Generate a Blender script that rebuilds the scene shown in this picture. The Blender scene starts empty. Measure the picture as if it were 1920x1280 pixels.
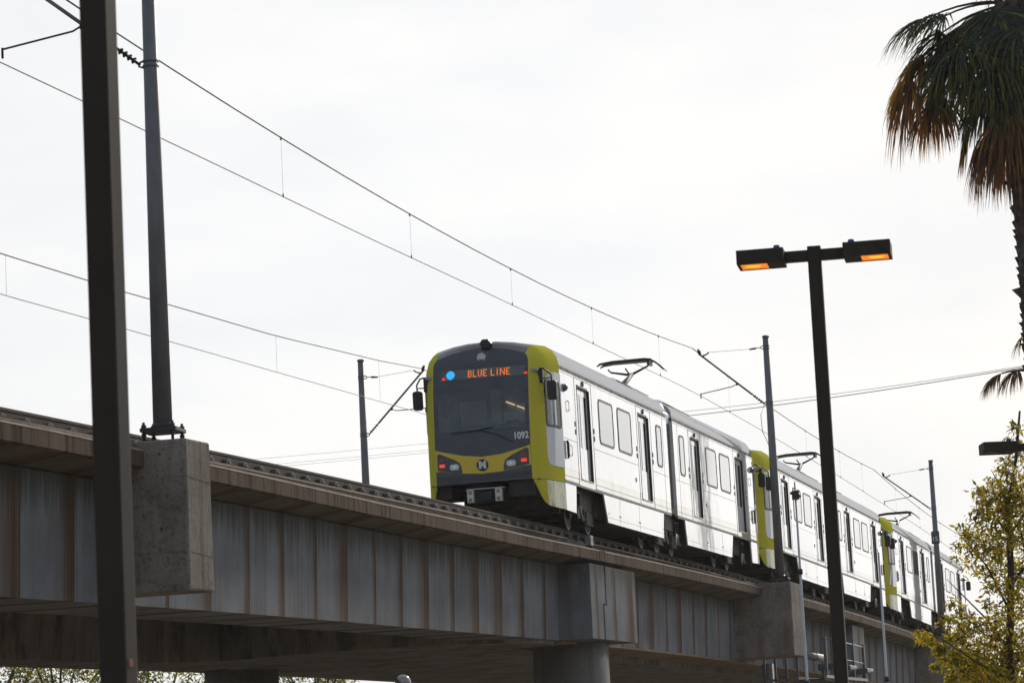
import bpy, bmesh, math, random
from mathutils import Vector, Matrix
random.seed(7)
R = math.radians
# ------------------------------------------------------------------ camera, sky, sun, exposure
scene = bpy.context.scene
COL = scene.collection
CAMPOS = Vector((0.690, -68.015, -7.248))
F_PX, PITCH, ROLL = 6516.0, 0.15776, -0.04987
HEAD, GRADE, G2 = 0.22441, 0.0400, -0.00033       # heading and vertical curve of the railway
GROUND = -8.85
cp, sp = math.cos(PITCH), math.sin(PITCH)
fwd, up0, rt0 = Vector((0, cp, sp)), Vector((0, -sp, cp)), Vector((1, 0, 0))
cr, sr = math.cos(ROLL), math.sin(ROLL)
rt, up = cr*rt0 + sr*up0, -sr*rt0 + cr*up0
cd = bpy.data.cameras.new('camera'); cam = bpy.data.objects.new('camera', cd); COL.objects.link(cam)
cam.matrix_world = Matrix.Translation(CAMPOS) @ Matrix((rt, up, -fwd)).transposed().to_4x4()
cd.sensor_width = 36; cd.lens = 36*F_PX/1920; cd.clip_start = .5; cd.clip_end = 5000
cd.dof.use_dof = True; cd.dof.focus_distance = 72; cd.dof.aperture_fstop = 10
scene.camera = cam
scene.view_settings.view_transform = 'Standard'; scene.view_settings.look = 'None'
scene.view_settings.exposure = 0; scene.view_settings.gamma = 1
SUN_AZ, SUN_EL = R(22), R(26)        # to the right of the view direction (+Y), above the horizon
world = bpy.data.worlds.new('World'); scene.world = world; world.use_nodes = True
nt = world.node_tree; nt.nodes.clear()
def wn(t, **k):
    n = nt.nodes.new(t)
    for a, b in k.items(): setattr(n, a, b)
    return n
def wm(op, a, b=None, clamp=False):
    n = wn('ShaderNodeMath', operation=op, use_clamp=clamp)
    for i, v in enumerate((a, b)):
        if v is None: continue
        if isinstance(v, (int, float)): n.inputs[i].default_value = v
        else: nt.links.new(v, n.inputs[i])
    return n.outputs[0]
out = wn('ShaderNodeOutputWorld'); bg = wn('ShaderNodeBackground')
sky = wn('ShaderNodeTexSky', sky_type='NISHITA', sun_disc=False)
sky.sun_elevation = SUN_EL; sky.sun_rotation = SUN_AZ; sky.air_density = 1; sky.dust_density = 2
tc = wn('ShaderNodeTexCoord')
dot = wn('ShaderNodeVectorMath', operation='DOT_PRODUCT')
nt.links.new(tc.outputs['Generated'], dot.inputs[0])
GAZ, GEL = R(24), R(11)          # brightest part of the thin low cloud under the sun
dot.inputs[1].default_value = (math.sin(GAZ)*math.cos(GEL), math.cos(GAZ)*math.cos(GEL), math.sin(GEL))
glow = wm('POWER', wm('MAXIMUM', dot.outputs['Value'], 0.0), 60.0)       # thin cloud bright round the sun
half = wm('MULTIPLY_ADD', dot.outputs['Value'], 0.5); nt.nodes[-1].inputs[2].default_value = 0.5
mp = wn('ShaderNodeMapping'); mp.inputs['Scale'].default_value = (3, 3, 9); mp.inputs['Rotation'].default_value = (0, .35, .3)
nt.links.new(tc.outputs['Generated'], mp.inputs[0])
noi = wn('ShaderNodeTexNoise'); noi.inputs['Scale'].default_value = 2.6; noi.inputs['Detail'].default_value = 6
noi.inputs['Roughness'].default_value = .55; nt.links.new(mp.outputs[0], noi.inputs['Vector'])
cl = wn('ShaderNodeValToRGB'); cl.color_ramp.elements[0].position = .38; cl.color_ramp.elements[1].position = .62
cl.color_ramp.elements[0].color = (.895, .92, .955, 1); cl.color_ramp.elements[1].color = (1.0, 1.0, 1.0, 1)
nt.links.new(noi.outputs['Fac'], cl.inputs[0])
# veil brightness: dim behind the camera, 1 in front, about 2.4 near the sun
vb = wm('ADD', wm('MULTIPLY', wm('POWER', half, 4.0), 0.36), wm('MULTIPLY', glow, 1.75))
vb = wm('ADD', vb, .50)
fr = wn('ShaderNodeVectorMath', operation='DOT_PRODUCT'); nt.links.new(tc.outputs['Generated'], fr.inputs[0])
fr.inputs[1].default_value = (-0.05, .985, .17)
vb = wm('MAXIMUM', vb, wm('MULTIPLY', wm('POWER', wm('MAXIMUM', fr.outputs['Value'], 0.0), 3.0), 1.095))
bt = wn('ShaderNodeMix', data_type='RGBA', blend_type='MULTIPLY'); nt.links.new(cl.outputs[0], bt.inputs[6]); bt.inputs[7].default_value = (.78, .88, 1.0, 1)
bf_ = wn('ShaderNodeMapRange'); bf_.inputs['From Min'].default_value = .85; bf_.inputs['From Max'].default_value = .1; nt.links.new(dot.outputs['Value'], bf_.inputs['Value'])
nt.links.new(bf_.outputs[0], bt.inputs[0])
vs = wn('ShaderNodeVectorMath', operation='SCALE'); nt.links.new(bt.outputs[2], vs.inputs[0]); nt.links.new(vb, vs.inputs['Scale'])
sk = wn('ShaderNodeVectorMath', operation='SCALE'); nt.links.new(sky.outputs[0], sk.inputs[0]); sk.inputs['Scale'].default_value = .05
ad = wn('ShaderNodeMix', data_type='RGBA'); ad.inputs[0].default_value = .82
nt.links.new(sk.outputs[0], ad.inputs[6]); nt.links.new(vs.outputs[0], ad.inputs[7])
nt.links.new(ad.outputs[2], bg.inputs[0]); bg.inputs[1].default_value = 1.0
nt.links.new(bg.outputs[0], out.inputs[0])
sl = bpy.data.lights.new('sun', 'SUN'); sl.energy = 2.4; sl.angle = R(5); sl.color = (1, .9, .76)
so = bpy.data.objects.new('sun', sl); COL.objects.link(so)
sdir = Vector((math.sin(SUN_AZ)*math.cos(SUN_EL), math.cos(SUN_AZ)*math.cos(SUN_EL), math.sin(SUN_EL)))
so.rotation_euler = sdir.to_track_quat('Z', 'Y').to_euler()

# ------------------------------------------------------------------ coordinates of the line
ch, sh = math.cos(HEAD), math.sin(HEAD)
def gz(s): return GRADE*s + G2*s*s/2
def LW(s, o, z): return Vector((s*sh + o*ch, s*ch - o*sh, z + gz(s)))
def interp(tab):
    def f(s):
        if s <= tab[0][0]: return tab[0][1]
        for (a, b), (c, d) in zip(tab, tab[1:]):
            if s <= c: return b + (d-b)*(s-a)/(c-a)
        return tab[-1][1]
    return f
# ------------------------------------------------------------------ materials
def M(name, base, rough=.6, metal=0, var=.12, scale=4, bump=0, coat=0, spec=.5, stretch=(1, 1, 1), emit=None, es=1, sub=None):
    m = bpy.data.materials.new(name); m.use_nodes = True; n = m.node_tree; b = n.nodes['Principled BSDF']
    b.inputs['Roughness'].default_value = rough; b.inputs['Metallic'].default_value = metal
    b.inputs['Specular IOR Level'].default_value = spec; b.inputs['Coat Weight'].default_value = coat
    b.inputs['Coat Roughness'].default_value = .03
    t = n.nodes.new('ShaderNodeTexCoord'); mpp = n.nodes.new('ShaderNodeMapping'); mpp.inputs['Scale'].default_value = stretch
    n.links.new(t.outputs['Object'], mpp.inputs[0])
    no = n.nodes.new('ShaderNodeTexNoise'); no.inputs['Scale'].default_value = scale; no.inputs['Detail'].default_value = 5
    n.links.new(mpp.outputs[0], no.inputs['Vector'])
    cr_ = n.nodes.new('ShaderNodeValToRGB'); e = cr_.color_ramp.elements
    e[0].position = .3; e[1].position = .7
    e[0].color = tuple(c*(1-var) for c in base[:3])+(1,); e[1].color = tuple(min(1, c*(1+var)) for c in base[:3])+(1,)
    n.links.new(no.outputs['Fac'], cr_.inputs[0]); n.links.new(cr_.outputs[0], b.inputs['Base Color'])
    if bump:
        bp = n.nodes.new('ShaderNodeBump'); bp.inputs['Strength'].default_value = bump; bp.inputs['Distance'].default_value = .02
        n.links.new(no.outputs['Fac'], bp.inputs['Height']); n.links.new(bp.outputs[0], b.inputs['Normal'])
    if emit: b.inputs['Emission Color'].default_value = tuple(emit)+(1,); b.inputs['Emission Strength'].default_value = es
    return m
def leaf_mat(name, c1, c2, trans=.5):
    m = bpy.data.materials.new(name); m.use_nodes = True; n = m.node_tree; n.nodes.clear()
    o = n.nodes.new('ShaderNodeOutputMaterial'); d = n.nodes.new('ShaderNodeBsdfDiffuse'); tr = n.nodes.new('ShaderNodeBsdfTranslucent')
    mx = n.nodes.new('ShaderNodeMixShader'); mx.inputs[0].default_value = trans
    at = n.nodes.new('ShaderNodeAttribute'); at.attribute_name = 'tint'
    c = n.nodes.new('ShaderNodeMix'); c.data_type = 'RGBA'
    c.inputs[6].default_value = c1+(1,); c.inputs[7].default_value = c2+(1,)
    n.links.new(at.outputs['Fac'], c.inputs[0]); n.links.new(c.outputs[2], d.inputs[0]); n.links.new(c.outputs[2], tr.inputs[0])
    n.links.new(d.outputs[0], mx.inputs[1]); n.links.new(tr.outputs[0], mx.inputs[2]); n.links.new(mx.outputs[0], o.inputs[0])
    return m
def concrete(name, base, streak=.35, rust=0.0, rustc=(.095, .05, .024), period=1.872, phase=18.6, pits=0, mould=0, warm=(.12, .075, .055), top=0):
    """cast concrete in line coordinates (Y along the line): vertical run-off streaks, rust at the joints, bug holes"""
    m = bpy.data.materials.new(name); m.use_nodes = True; n = m.node_tree; b = n.nodes['Principled BSDF']
    b.inputs['Roughness'].default_value = .95; b.inputs['Specular IOR Level'].default_value = .06
    L = n.links.new
    def N(t, **k):
        q = n.nodes.new(t)
        for a, v in k.items(): setattr(q, a, v)
        return q
    def mt(op, a, b_=None, c=None, clamp=False):
        q = N('ShaderNodeMath', operation=op, use_clamp=clamp)
        for i, v in enumerate((a, b_, c)):
            if v is None: continue
            if isinstance(v, (int, float)): q.inputs[i].default_value = v
            else: L(v, q.inputs[i])
        return q.outputs[0]
    def noise(scale, stretch, detail=4, rough=.55):
        mp_ = N('ShaderNodeMapping'); mp_.inputs['Scale'].default_value = stretch; L(t.outputs['Object'], mp_.inputs[0])
        q = N('ShaderNodeTexNoise'); q.inputs['Scale'].default_value = scale; q.inputs['Detail'].default_value = detail
        q.inputs['Roughness'].default_value = rough; L(mp_.outputs[0], q.inputs['Vector']); return q.outputs['Fac']
    def ramp(f, lo, hi):
        q = N('ShaderNodeMapRange', interpolation_type='SMOOTHSTEP'); q.inputs['From Min'].default_value = lo; q.inputs['From Max'].default_value = hi
        L(f, q.inputs['Value']); return q.outputs[0]
    def mix(f, c1, c2):
        q = N('ShaderNodeMix', data_type='RGBA')
        L(f, q.inputs[0])
        for i, v in ((6, c1), (7, c2)):
            if isinstance(v, tuple): q.inputs[i].default_value = v+(1,)
            else: L(v, q.inputs[i])
        return q.outputs[2]
    t = N('ShaderNodeTexCoord'); sx = N('ShaderNodeSeparateXYZ'); L(t.outputs['Object'], sx.inputs[0])
    big = noise(.9, (1, 1, 1), 5); st = noise(2.2, (1, 3.0, .12), 6, .65); fine = noise(28, (1, 1, 1), 3, .7)
    col = mix(ramp(big, .35, .65), tuple(c*.82 for c in base), tuple(c*1.12 for c in base))
    col = mix(mt('MULTIPLY', ramp(st, .48, .66), streak), col, warm)
    st2 = noise(1.4, (1, 5.0, .08), 5, .6)
    col = mix(mt('MULTIPLY', ramp(st2, .55, .72), .35), col, tuple(min(1, c*1.55) for c in base))
    col = mix(mt('MULTIPLY', ramp(fine, .55, .75), .35), col, tuple(c*.6 for c in base))
    if pits:
        v = noise(22, (1, 1, 1), 6, .8); col = mix(mt('MULTIPLY', ramp(v, .53, .62), pits), col, (.022, .02, .018))
        v2 = noise(1.3, (1, 1, 1.3), 4, .7); col = mix(mt('MULTIPLY', ramp(v2, .57, .70), pits*.6), col, (.03, .027, .024))
    if rust:
        u = mt('DIVIDE', mt('ADD', sx.outputs['Y'], phase+187.2), period)
        wob = mt('MULTIPLY', mt('SUBTRACT', noise(1.2, (1, 1, .5), 3), .5), .16)
        f = mt('FRACT', mt('ADD', u, .0)); idx = mt('FLOOR', u)
        wn_ = N('ShaderNodeTexWhiteNoise', noise_dimensions='1D'); L(idx, wn_.inputs['W'])
        w = mt('MULTIPLY_ADD', mt('POWER', wn_.outputs['Value'], 1.1), .50, .14)
        a = mt('DIVIDE', mt('SUBTRACT', mt('ADD', f, wob), mt('SUBTRACT', 1.0, w)), w)
        stain = ramp(a, 0.0, .75)
        stn = mt('MULTIPLY', stain, mt('MULTIPLY_ADD', ramp(noise(3.5, (1, 6, .1), 4), .3, .6), .5, .5))
        col = mix(mt('MULTIPLY', stn, rust), col, rustc)
        line = mt('MAXIMUM', mt('GREATER_THAN', f, .985), mt('LESS_THAN', f, .006))
        col = mix(mt('MULTIPLY', line, .75), col, (.05, .032, .022))
    if top:      # darker grey-green towards the top of the web, with an uneven streaky edge
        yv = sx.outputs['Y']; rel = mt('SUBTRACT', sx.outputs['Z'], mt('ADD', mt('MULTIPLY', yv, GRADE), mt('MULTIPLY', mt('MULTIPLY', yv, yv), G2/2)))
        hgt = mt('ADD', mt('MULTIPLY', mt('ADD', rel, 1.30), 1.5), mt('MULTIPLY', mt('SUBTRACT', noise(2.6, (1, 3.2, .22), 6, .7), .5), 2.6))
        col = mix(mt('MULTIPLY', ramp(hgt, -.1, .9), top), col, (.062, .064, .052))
    if mould:
        mo = noise(1.8, (1, 1, .35), 5, .7); col = mix(mt('MULTIPLY', ramp(mo, .5, .64), mould), col, (.045, .047, .035))
    L(col, b.inputs['Base Color'])
    bp = N('ShaderNodeBump'); bp.inputs['Strength'].default_value = .35; bp.inputs['Distance'].default_value = .02
    L(mt('ADD', fine, mt('MULTIPLY', big, 2.0)), bp.inputs['Height']); L(bp.outputs[0], b.inputs['Normal'])
    return m
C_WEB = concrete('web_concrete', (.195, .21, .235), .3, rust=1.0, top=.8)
C_FASCIA = concrete('fascia_concrete', (.125, .092, .072), 1.0, warm=(.035, .018, .012), pits=.25, period=2.4)
C_BLOCK = concrete('block_concrete', (.265, .242, .222), .55, pits=.6, top=.0, mould=.3)
C_SOFFIT = concrete('soffit_concrete', (.14, .13, .115), .3, rust=.7)
C_UNDER = concrete('underside_concrete', (.25, .20, .145), .3)
C_FACE = concrete('diaphragm_concrete', (.21, .205, .20), .45, mould=.6)
C_COL = concrete('column_concrete', (.23, .23, .22), .35, pits=.2)
RAIL = M('rusty_rail_steel', (.058, .044, .037), .8, 0, .3, 6, .1, spec=.15, stretch=(1, .3, 1))
KERB = concrete('kerb_concrete', (.085, .064, .052), .6, warm=(.045, .026, .018))
DARK = M('dark_underframe', (.05, .05, .048), .7, 0, .4, 3)
DARKM = M('dirty_bogie_steel', (.03, .029, .028), .65, .1, .5, 5)
GREYM = M('underfloor_pipe_grey', (.33, .34, .34), .5, .2, .3, 8)
BLACK = M('black_plastic', (.012, .013, .016), .5, 0, .1)
RUBBER = M('black_rubber', (.02, .02, .022), .55)
GALV = M('galvanised_pole', (.15, .155, .175), .55, .15, .22, 5, .05, stretch=(1, 1, .35))
WIRE = M('wire_copper_dark', (.03, .024, .022), .6, .3)
FITTING = M('dark_cast_fitting', (.035, .035, .04), .5, .4)
BRONZE = M('dark_bronze_paint', (.038, .030, .024), .6, .1, .18, 5, .04, spec=.25, stretch=(1, 1, .3))
def paint(name, base, waviness=.05, coat=1, rough=.32, var=.02, dirt=0):
    m = M(name, base, rough, 0, var, 1.2, 0, coat=coat, spec=.0)
    n = m.node_tree; b = n.nodes['Principled BSDF']
    t = n.nodes.new('ShaderNodeTexCoord'); no = n.nodes.new('ShaderNodeTexNoise'); no.inputs['Scale'].default_value = 1.1; no.inputs['Detail'].default_value = 1.5
    n.links.new(t.outputs['Object'], no.inputs['Vector'])
    bp = n.nodes.new('ShaderNodeBump'); bp.inputs['Strength'].default_value = waviness; bp.inputs['Distance'].default_value = .1
    n.links.new(no.outputs['Fac'], bp.inputs['Height']); n.links.new(bp.outputs[0], b.inputs['Normal']); n.links.new(bp.outputs[0], b.inputs['Coat Normal'])
    b.inputs['Coat Roughness'].default_value = .04
    if dirt:
        mp_ = n.nodes.new('ShaderNodeMapping'); mp_.inputs['Scale'].default_value = (1, 6, .35); n.links.new(t.outputs['Object'], mp_.inputs[0])
        dn = n.nodes.new('ShaderNodeTexNoise'); dn.inputs['Scale'].default_value = 1.6; dn.inputs['Detail'].default_value = 6; dn.inputs['Roughness'].default_value = .7; n.links.new(mp_.outputs[0], dn.inputs['Vector'])
        mr = n.nodes.new('ShaderNodeMapRange'); mr.inputs['From Min'].default_value = .5; mr.inputs['From Max'].default_value = .75; mr.inputs['To Max'].default_value = dirt; n.links.new(dn.outputs['Fac'], mr.inputs['Value'])
        src = b.inputs['Base Color'].links[0].from_socket
        mx = n.nodes.new('ShaderNodeMix'); mx.data_type = 'RGBA'; n.links.new(mr.outputs[0], mx.inputs[0]); n.links.new(src, mx.inputs[6]); mx.inputs[7].default_value = (.42, .39, .32, 1)
        n.links.new(mx.outputs[2], b.inputs['Base Color'])
        iv = n.nodes.new('ShaderNodeMath'); iv.operation = 'MULTIPLY_ADD'; iv.inputs[1].default_value = -.5*coat; iv.inputs[2].default_value = coat
        n.links.new(mr.outputs[0], iv.inputs[0]); n.links.new(iv.outputs[0], b.inputs['Coat Weight'])
    return m
WHITE = paint('white_train_paint', (.78, .79, .81), .028, var=.05, dirt=.45)
CREAM = paint('sill_reflection_cream', (.62, .59, .48), .03, dirt=.8)  # cream stands for a reflection along the sill, put into the paint colour
ROOFW = paint('pale_roof_paint', (.54, .55, .59), .03, coat=.3, rough=.5)
YELLOW = paint('olive_yellow_paint', (.60, .55, .065), .02, coat=0, rough=.6)
SMILE = paint('warm_yellow_paint', (.85, .62, .06), .02, coat=.6)
WORN = M('worn_yellow_skirt', (.50, .50, .27), .4, 0, .1, 3, coat=.5)
CABGREY = paint('pale_cab_paint', (.40, .44, .50), .02, coat=1)
MASK = M('black_gloss_mask', (.024, .030, .052), .12, 0, .1, 2, coat=.6)
SEAM = M('panel_seam_grey', (.22, .22, .23), .6)
GASKET = M('window_gasket', (.012, .012, .015), .45)
GLASS = M('side_window_glass', (.06, .065, .07), .03, 0, .1, 1, spec=.36)
GLASSD = M('door_glass_dark', (.02, .022, .026), .06, 0, .1, 1, spec=.4)
LENS = M('headlamp_glass', (.9, .92, .95), .25, .1, .35, 40)
REDL = M('red_tail_lens', (.6, .03, .02), .3, emit=(1, .05, .02), es=.8)
AMBER = M('amber_lens', (.28, .08, .02), .3, 0, .25, 60)
LED = M('orange_led', (.9, .3, .05), .5, emit=(1, .2, .035), es=.8)
LEDB = M('blue_led', (.05, .4, .7), .5, emit=(.03, .36, .75), es=.95)
SIGNM = M('sign_panel', (.11, .14, .15), .35, 0, .1)
NUM = M('pale_number', (.85, .86, .9), .6)
SILVER = M('brushed_silver', (.7, .7, .7), .4, .2)
ORANGE = M('sodium_lamp_glow', (.9, .4, .05), .4, 0, .6, 9, emit=(1, .22, .008), es=.85)
BULB = M('sodium_bulb', (.9, .5, .1), .4, 0, .1, 9, emit=(1, .42, .03), es=1.5)
REFL = M('lamp_reflector_dark', (.10, .05, .02), .4)
PHOTO = M('blue_photocell', (.03, .10, .28), .4)
# ------------------------------------------------------------------ mesh helper
class MB:
    def __init__(s): s.v = []; s.f = []; s.sm = []
    def add(s, vs, fs, smooth=False):
        k = len(s.v); s.v += [tuple(v) for v in vs]; s.f += [tuple(i+k for i in f) for f in fs]; s.sm += [smooth]*len(fs); return s
    def box(s, x0, x1, y0, y1, z0, z1):
        return s.add([(x0, y0, z0), (x1, y0, z0), (x1, y1, z0), (x0, y1, z0), (x0, y0, z1), (x1, y0, z1), (x1, y1, z1), (x0, y1, z1)],
                     [(0, 3, 2, 1), (4, 5, 6, 7), (0, 1, 5, 4), (1, 2, 6, 5), (2, 3, 7, 6), (3, 0, 4, 7)])
    def tube(s, pts, r, n=8, smooth=True):
        pts = [Vector(p) for p in pts]; rs = r if isinstance(r, (list, tuple)) else [r]*len(pts)
        vs = []; m = len(pts)
        for i, p in enumerate(pts):
            d = (pts[min(i+1, m-1)]-pts[max(i-1, 0)])
            d = d.normalized() if d.length > 1e-9 else Vector((0, 0, 1))
            a = d.orthogonal().normalized() if abs(d.z) > .99 else d.cross(Vector((0, 0, 1))).normalized()
            b = d.cross(a)
            for j in range(n):
                t = 2*math.pi*j/n; vs.append(p + rs[i]*(math.cos(t)*a + math.sin(t)*b))
        fs = [(i*n+j, i*n+(j+1) % n, (i+1)*n+(j+1) % n, (i+1)*n+j) for i in range(m-1) for j in range(n)]
        s.add(vs, fs, smooth); k = len(s.v)-len(vs)
        s.f += [tuple(k+j for j in reversed(range(n))), tuple(k+(m-1)*n+j for j in range(n))]; s.sm += [False, False]
        return s
    def prism(s, poly, d0, d1, axis=0):
        """poly in the two other axes, extruded along axis from d0 to d1"""
        n = len(poly)
        def P(a, b, d): return {0: (d, a, b), 1: (a, d, b), 2: (a, b, d)}[axis]
        vs = [P(a, b, d0) for a, b in poly]+[P(a, b, d1) for a, b in poly]
        fs = [tuple(range(n-1, -1, -1)), tuple(range(n, 2*n))]+[(i, (i+1) % n, n+(i+1) % n, n+i) for i in range(n)]
        return s.add(vs, fs)
    def ring(s, po, pi, d0, d1, axis=0):
        n = len(po)
        def P(a, b, d): return {0: (d, a, b), 1: (a, d, b), 2: (a, b, d)}[axis]
        vs = [P(a, b, d) for d in (d0, d1) for pl in (po, pi) for a, b in pl]
        fs = []
        for i in range(n):
            j = (i+1) % n
            fs += [(i, j, n+j, n+i), (2*n+i, 3*n+i, 3*n+j, 2*n+j), (i, 2*n+i, 2*n+j, j), (n+i, n+j, 3*n+j, 3*n+i)]
        return s.add(vs, fs)
    def grid(s, rows, smooth=True):
        k = len(rows[0]); vs = [p for r in rows for p in r]
        return s.add(vs, [(i*k+j, i*k+j+1, (i+1)*k+j+1, (i+1)*k+j) for i in range(len(rows)-1) for j in range(k-1)], smooth)
    def build(s, name, mat, parent=None, fn=None, bevel=0, recalc=True, tint=None):
        me = bpy.data.meshes.new(name); vs = [fn(*v) for v in s.v] if fn else s.v
        me.from_pydata(vs, [], s.f); me.polygons.foreach_set('use_smooth', s.sm)
        if tint:
            a = me.attributes.new('tint', 'FLOAT', 'FACE'); a.data.foreach_set('value', tint)
        me.materials.append(mat)
        if recalc:
            bm = bmesh.new(); bm.from_mesh(me)
            if fn is None and bevel == 0: bmesh.ops.remove_doubles(bm, verts=bm.verts, dist=1e-6)
            bmesh.ops.recalc_face_normals(bm, faces=bm.faces); bm.to_mesh(me); bm.free()
        ob = bpy.data.objects.new(name, me); COL.objects.link(ob)
        if parent: ob.parent = parent
        if bevel:
            mo = ob.modifiers.new('bevel', 'BEVEL'); mo.width = bevel; mo.segments = 2; mo.limit_method = 'ANGLE'
        me.update(); return ob
def tag(o, label=None, cat=None, group=None, kind=None):
    for k, v in (('label', label), ('category', cat), ('group', group), ('kind', kind)):
        if v: o[k] = v
    return o
def empty(name, loc=(0, 0, 0), mat=None, **k):
    o = bpy.data.objects.new(name, None); COL.objects.link(o); o.empty_display_size = .1
    if mat is not None: o.matrix_world = mat
    else: o.location = loc
    return tag(o, **k)
def lineframe(s, o, z, tilt=0): return Matrix.Translation(LW(s, o, z)) @ Matrix.Rotation(-HEAD, 4, 'Z') @ Matrix.Rotation(tilt, 4, 'X')
def rrect(a0, a1, b0, b1, r, n=4):
    p = []
    for (ca, cb, t0) in ((a1-r, b1-r, 0), (a0+r, b1-r, 90), (a0+r, b0+r, 180), (a1-r, b0+r, 270)):
        for i in range(n+1):
            t = R(t0+90*i/n); p.append((ca+r*math.cos(t), cb+r*math.sin(t)))
    return p
def disc(a, b, r, n=20): return [(a+r*math.cos(2*math.pi*i/n), b+r*math.sin(2*math.pi*i/n)) for i in range(n)]
def text_mesh(name, body, size, mat, parent, M4, ext=.004, bold=0):
    c = bpy.data.curves.new(name, 'FONT'); c.body = body; c.size = size; c.extrude = ext; c.align_x = 'CENTER'; c.align_y = 'CENTER'; c.offset = bold
    t = bpy.data.objects.new(name, c); COL.objects.link(t)
    me = bpy.data.meshes.new_from_object(t.evaluated_get(bpy.context.evaluated_depsgraph_get())); bpy.data.objects.remove(t)
    me.materials.clear(); me.materials.append(mat)
    o = bpy.data.objects.new(name, me); COL.objects.link(o); o.parent = parent; o.matrix_local = M4; return o
def copy_tree(o, parent=None):
    c = o.copy(); COL.objects.link(c)
    if parent is not None: c.parent = parent; c.matrix_parent_inverse = o.matrix_parent_inverse.copy()
    for k in list(o.children): copy_tree(k, c)
    return c

# ------------------------------------------------------------------ ground
g = MB().add([(-900, -300, GROUND), (900, -300, GROUND), (900, 2600, GROUND), (-900, 2600, GROUND)], [(0, 1, 2, 3)])
tag(g.build('ground', M('dry_asphalt_ground', (.24, .19, .13), .9, 0, .3, .15, .1)), kind='structure')

# ------------------------------------------------------------------ viaduct
FO = interp([(-60, 1.72), (-29, 1.70), (-21.5, 1.5), (-12.5, 1.24), (-1, 1.12), (24, 1.38), (45, 1.38), (160, 1.38)])
KO = interp([(-60, 1.14), (-28, 1.12), (-20, .98), (-11, .92), (0, .92), (30, 1.0), (160, 1.0)])
WO = interp([(-60, 1.08), (-28, 1.08), (-19, .95), (-8, .68), (0, .66), (10, .76), (25, .64), (60, .72), (160, .72)])
def sweep(prof, s0, s1, step=2.0):
    m = MB(); n = max(1, int(math.ceil((s1-s0)/step))); k = None; vs = []; fs = []
    for i in range(n+1):
        s = s0+(s1-s0)*i/n; p = prof(s); k = len(p); vs += [(o, s, z+gz(s)) for o, z in p]
    for i in range(n):
        for j in range(k): fs.append((i*k+j, i*k+(j+1) % k, (i+1)*k+(j+1) % k, (i+1)*k+j))
    fs += [tuple(range(k)), tuple(n*k+j for j in reversed(range(k)))]
    return m.add(vs, fs)
LFR = Matrix.Rotation(-HEAD, 4, 'Z')
via = empty('railway_viaduct', mat=LFR, label='long stained concrete railway viaduct climbing away under the train', cat='viaduct')
S0, S1 = -62, 170
sweep(lambda s: [(FO(s), -.41), (FO(s), -.64), (WO(s)-.1, -.75), (-8.0, -.75), (-8.9, -.64), (-8.9, -.41)], S0, S1).build('deck_slab', C_SOFFIT, via, bevel=0)
# rusty edge beam facing, a real 6 cm thick cast edge with a sloping lit top
for a, b in ((S0, 4.95), (5.0, 5.45), (5.5, 45.0), (45.05, S1)):
    sweep(lambda s: [(FO(s)+.045, -.408), (FO(s)+.045, -.625), (FO(s)+.003, -.645), (FO(s)+.003, -.378), (FO(s)+.02, -.383)], a, b).build('edge_beam', C_FASCIA, via)
SUNLIT_EDGE = M('sunlit_pale_edge', (.30, .245, .20), .75, 0, .35, 3, stretch=(1, .4, 1))  # pale strips put the sunlight on the top edges into the colour
for a, b in ((S0, 4.95), (5.5, S1)):
    sweep(lambda s: [(FO(s)+.05, -.412), (FO(s)+.05, -.43), (FO(s)+.046, -.43), (FO(s)+.046, -.409)], a, b).build('beam_sunlight_strip', SUNLIT_EDGE, via)
for a, b in ((S0, 3.2), (5.6, S1)):
    sweep(lambda s: [(KO(s)+.004, -.214), (KO(s)+.004, -.230), (KO(s)+.0005, -.230), (KO(s)+.0005, -.212)], a, b).build('kerb_sunlight_strip', SUNLIT_EDGE, via)
for a, b in ((S0, 3.2), (5.6, S1)):
    sweep(lambda s: [(KO(s), -.215), (KO(s), -.412), (KO(s)-.09, -.412), (KO(s)-.09, -.19), (KO(s)-.02, -.19)], a, b).build('kerb', KERB, via)
for c in (0, -7.35):
    for o in (-.76, .76):
        sweep(lambda s: [(c+o+(.085 if o > 0 else .14), -.185), (c+o+(.085 if o > 0 else .14), -.413), (c+o-.3, -.413), (c+o-.3, -.185)], S0, S1, 4).build('track_plinth', DARK, via)
WT, WB = -.755, -2.29
def web(s): return [(WO(s)+.02, WT), (WO(s)-.03, WB), (-.5, WB), (-.4, WT)]
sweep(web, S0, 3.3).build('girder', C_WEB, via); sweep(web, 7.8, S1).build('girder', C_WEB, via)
sweep(lambda s: [(-6.45, WT), (-6.6, -2.375), (-8.1, -2.375), (-8.2, WT)], S0, 3.0).build('girder', C_FACE, via)
# box section: one wide flat soffit behind the diaphragm
m = MB(); pl = [(-6.58, -2.5), (-6.2, -.9), (-5.6, .2), (-4.6, -.5), (-3.4, -1.05), (-2.4, -1.5), (-1.6, -1.35), (-.6, -.4), (.2, .6), (.56, 1.6), (.56, 3.3), (-.45, 3.35), (-.45, 60), (-6.58, 60)]
n = len(pl)
m.add([(o, s, -2.365+gz(s)) for o, s in pl]+[(o, s, WT+gz(s)) for o, s in pl], [tuple(range(n)), tuple(range(2*n-1, n-1, -1))]+[(i, (i+1) % n, n+(i+1) % n, n+i) for i in range(n)])
m.build('diaphragm', C_FACE, via)
sweep(lambda s: [(WO(s)-.02, WB-.006), (WO(s)-.02, WB-.05), (-8.0, WB-.09), (-8.0, WB-.006)], 3.3, S1).build('box_soffit', C_UNDER, via)
sweep(lambda s: [(-8.0, WT), (-8.0, WB), (-8.1, WB), (-8.1, WT)], 3.1, S1, 6).build('girder', C_FACE, via)
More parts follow.
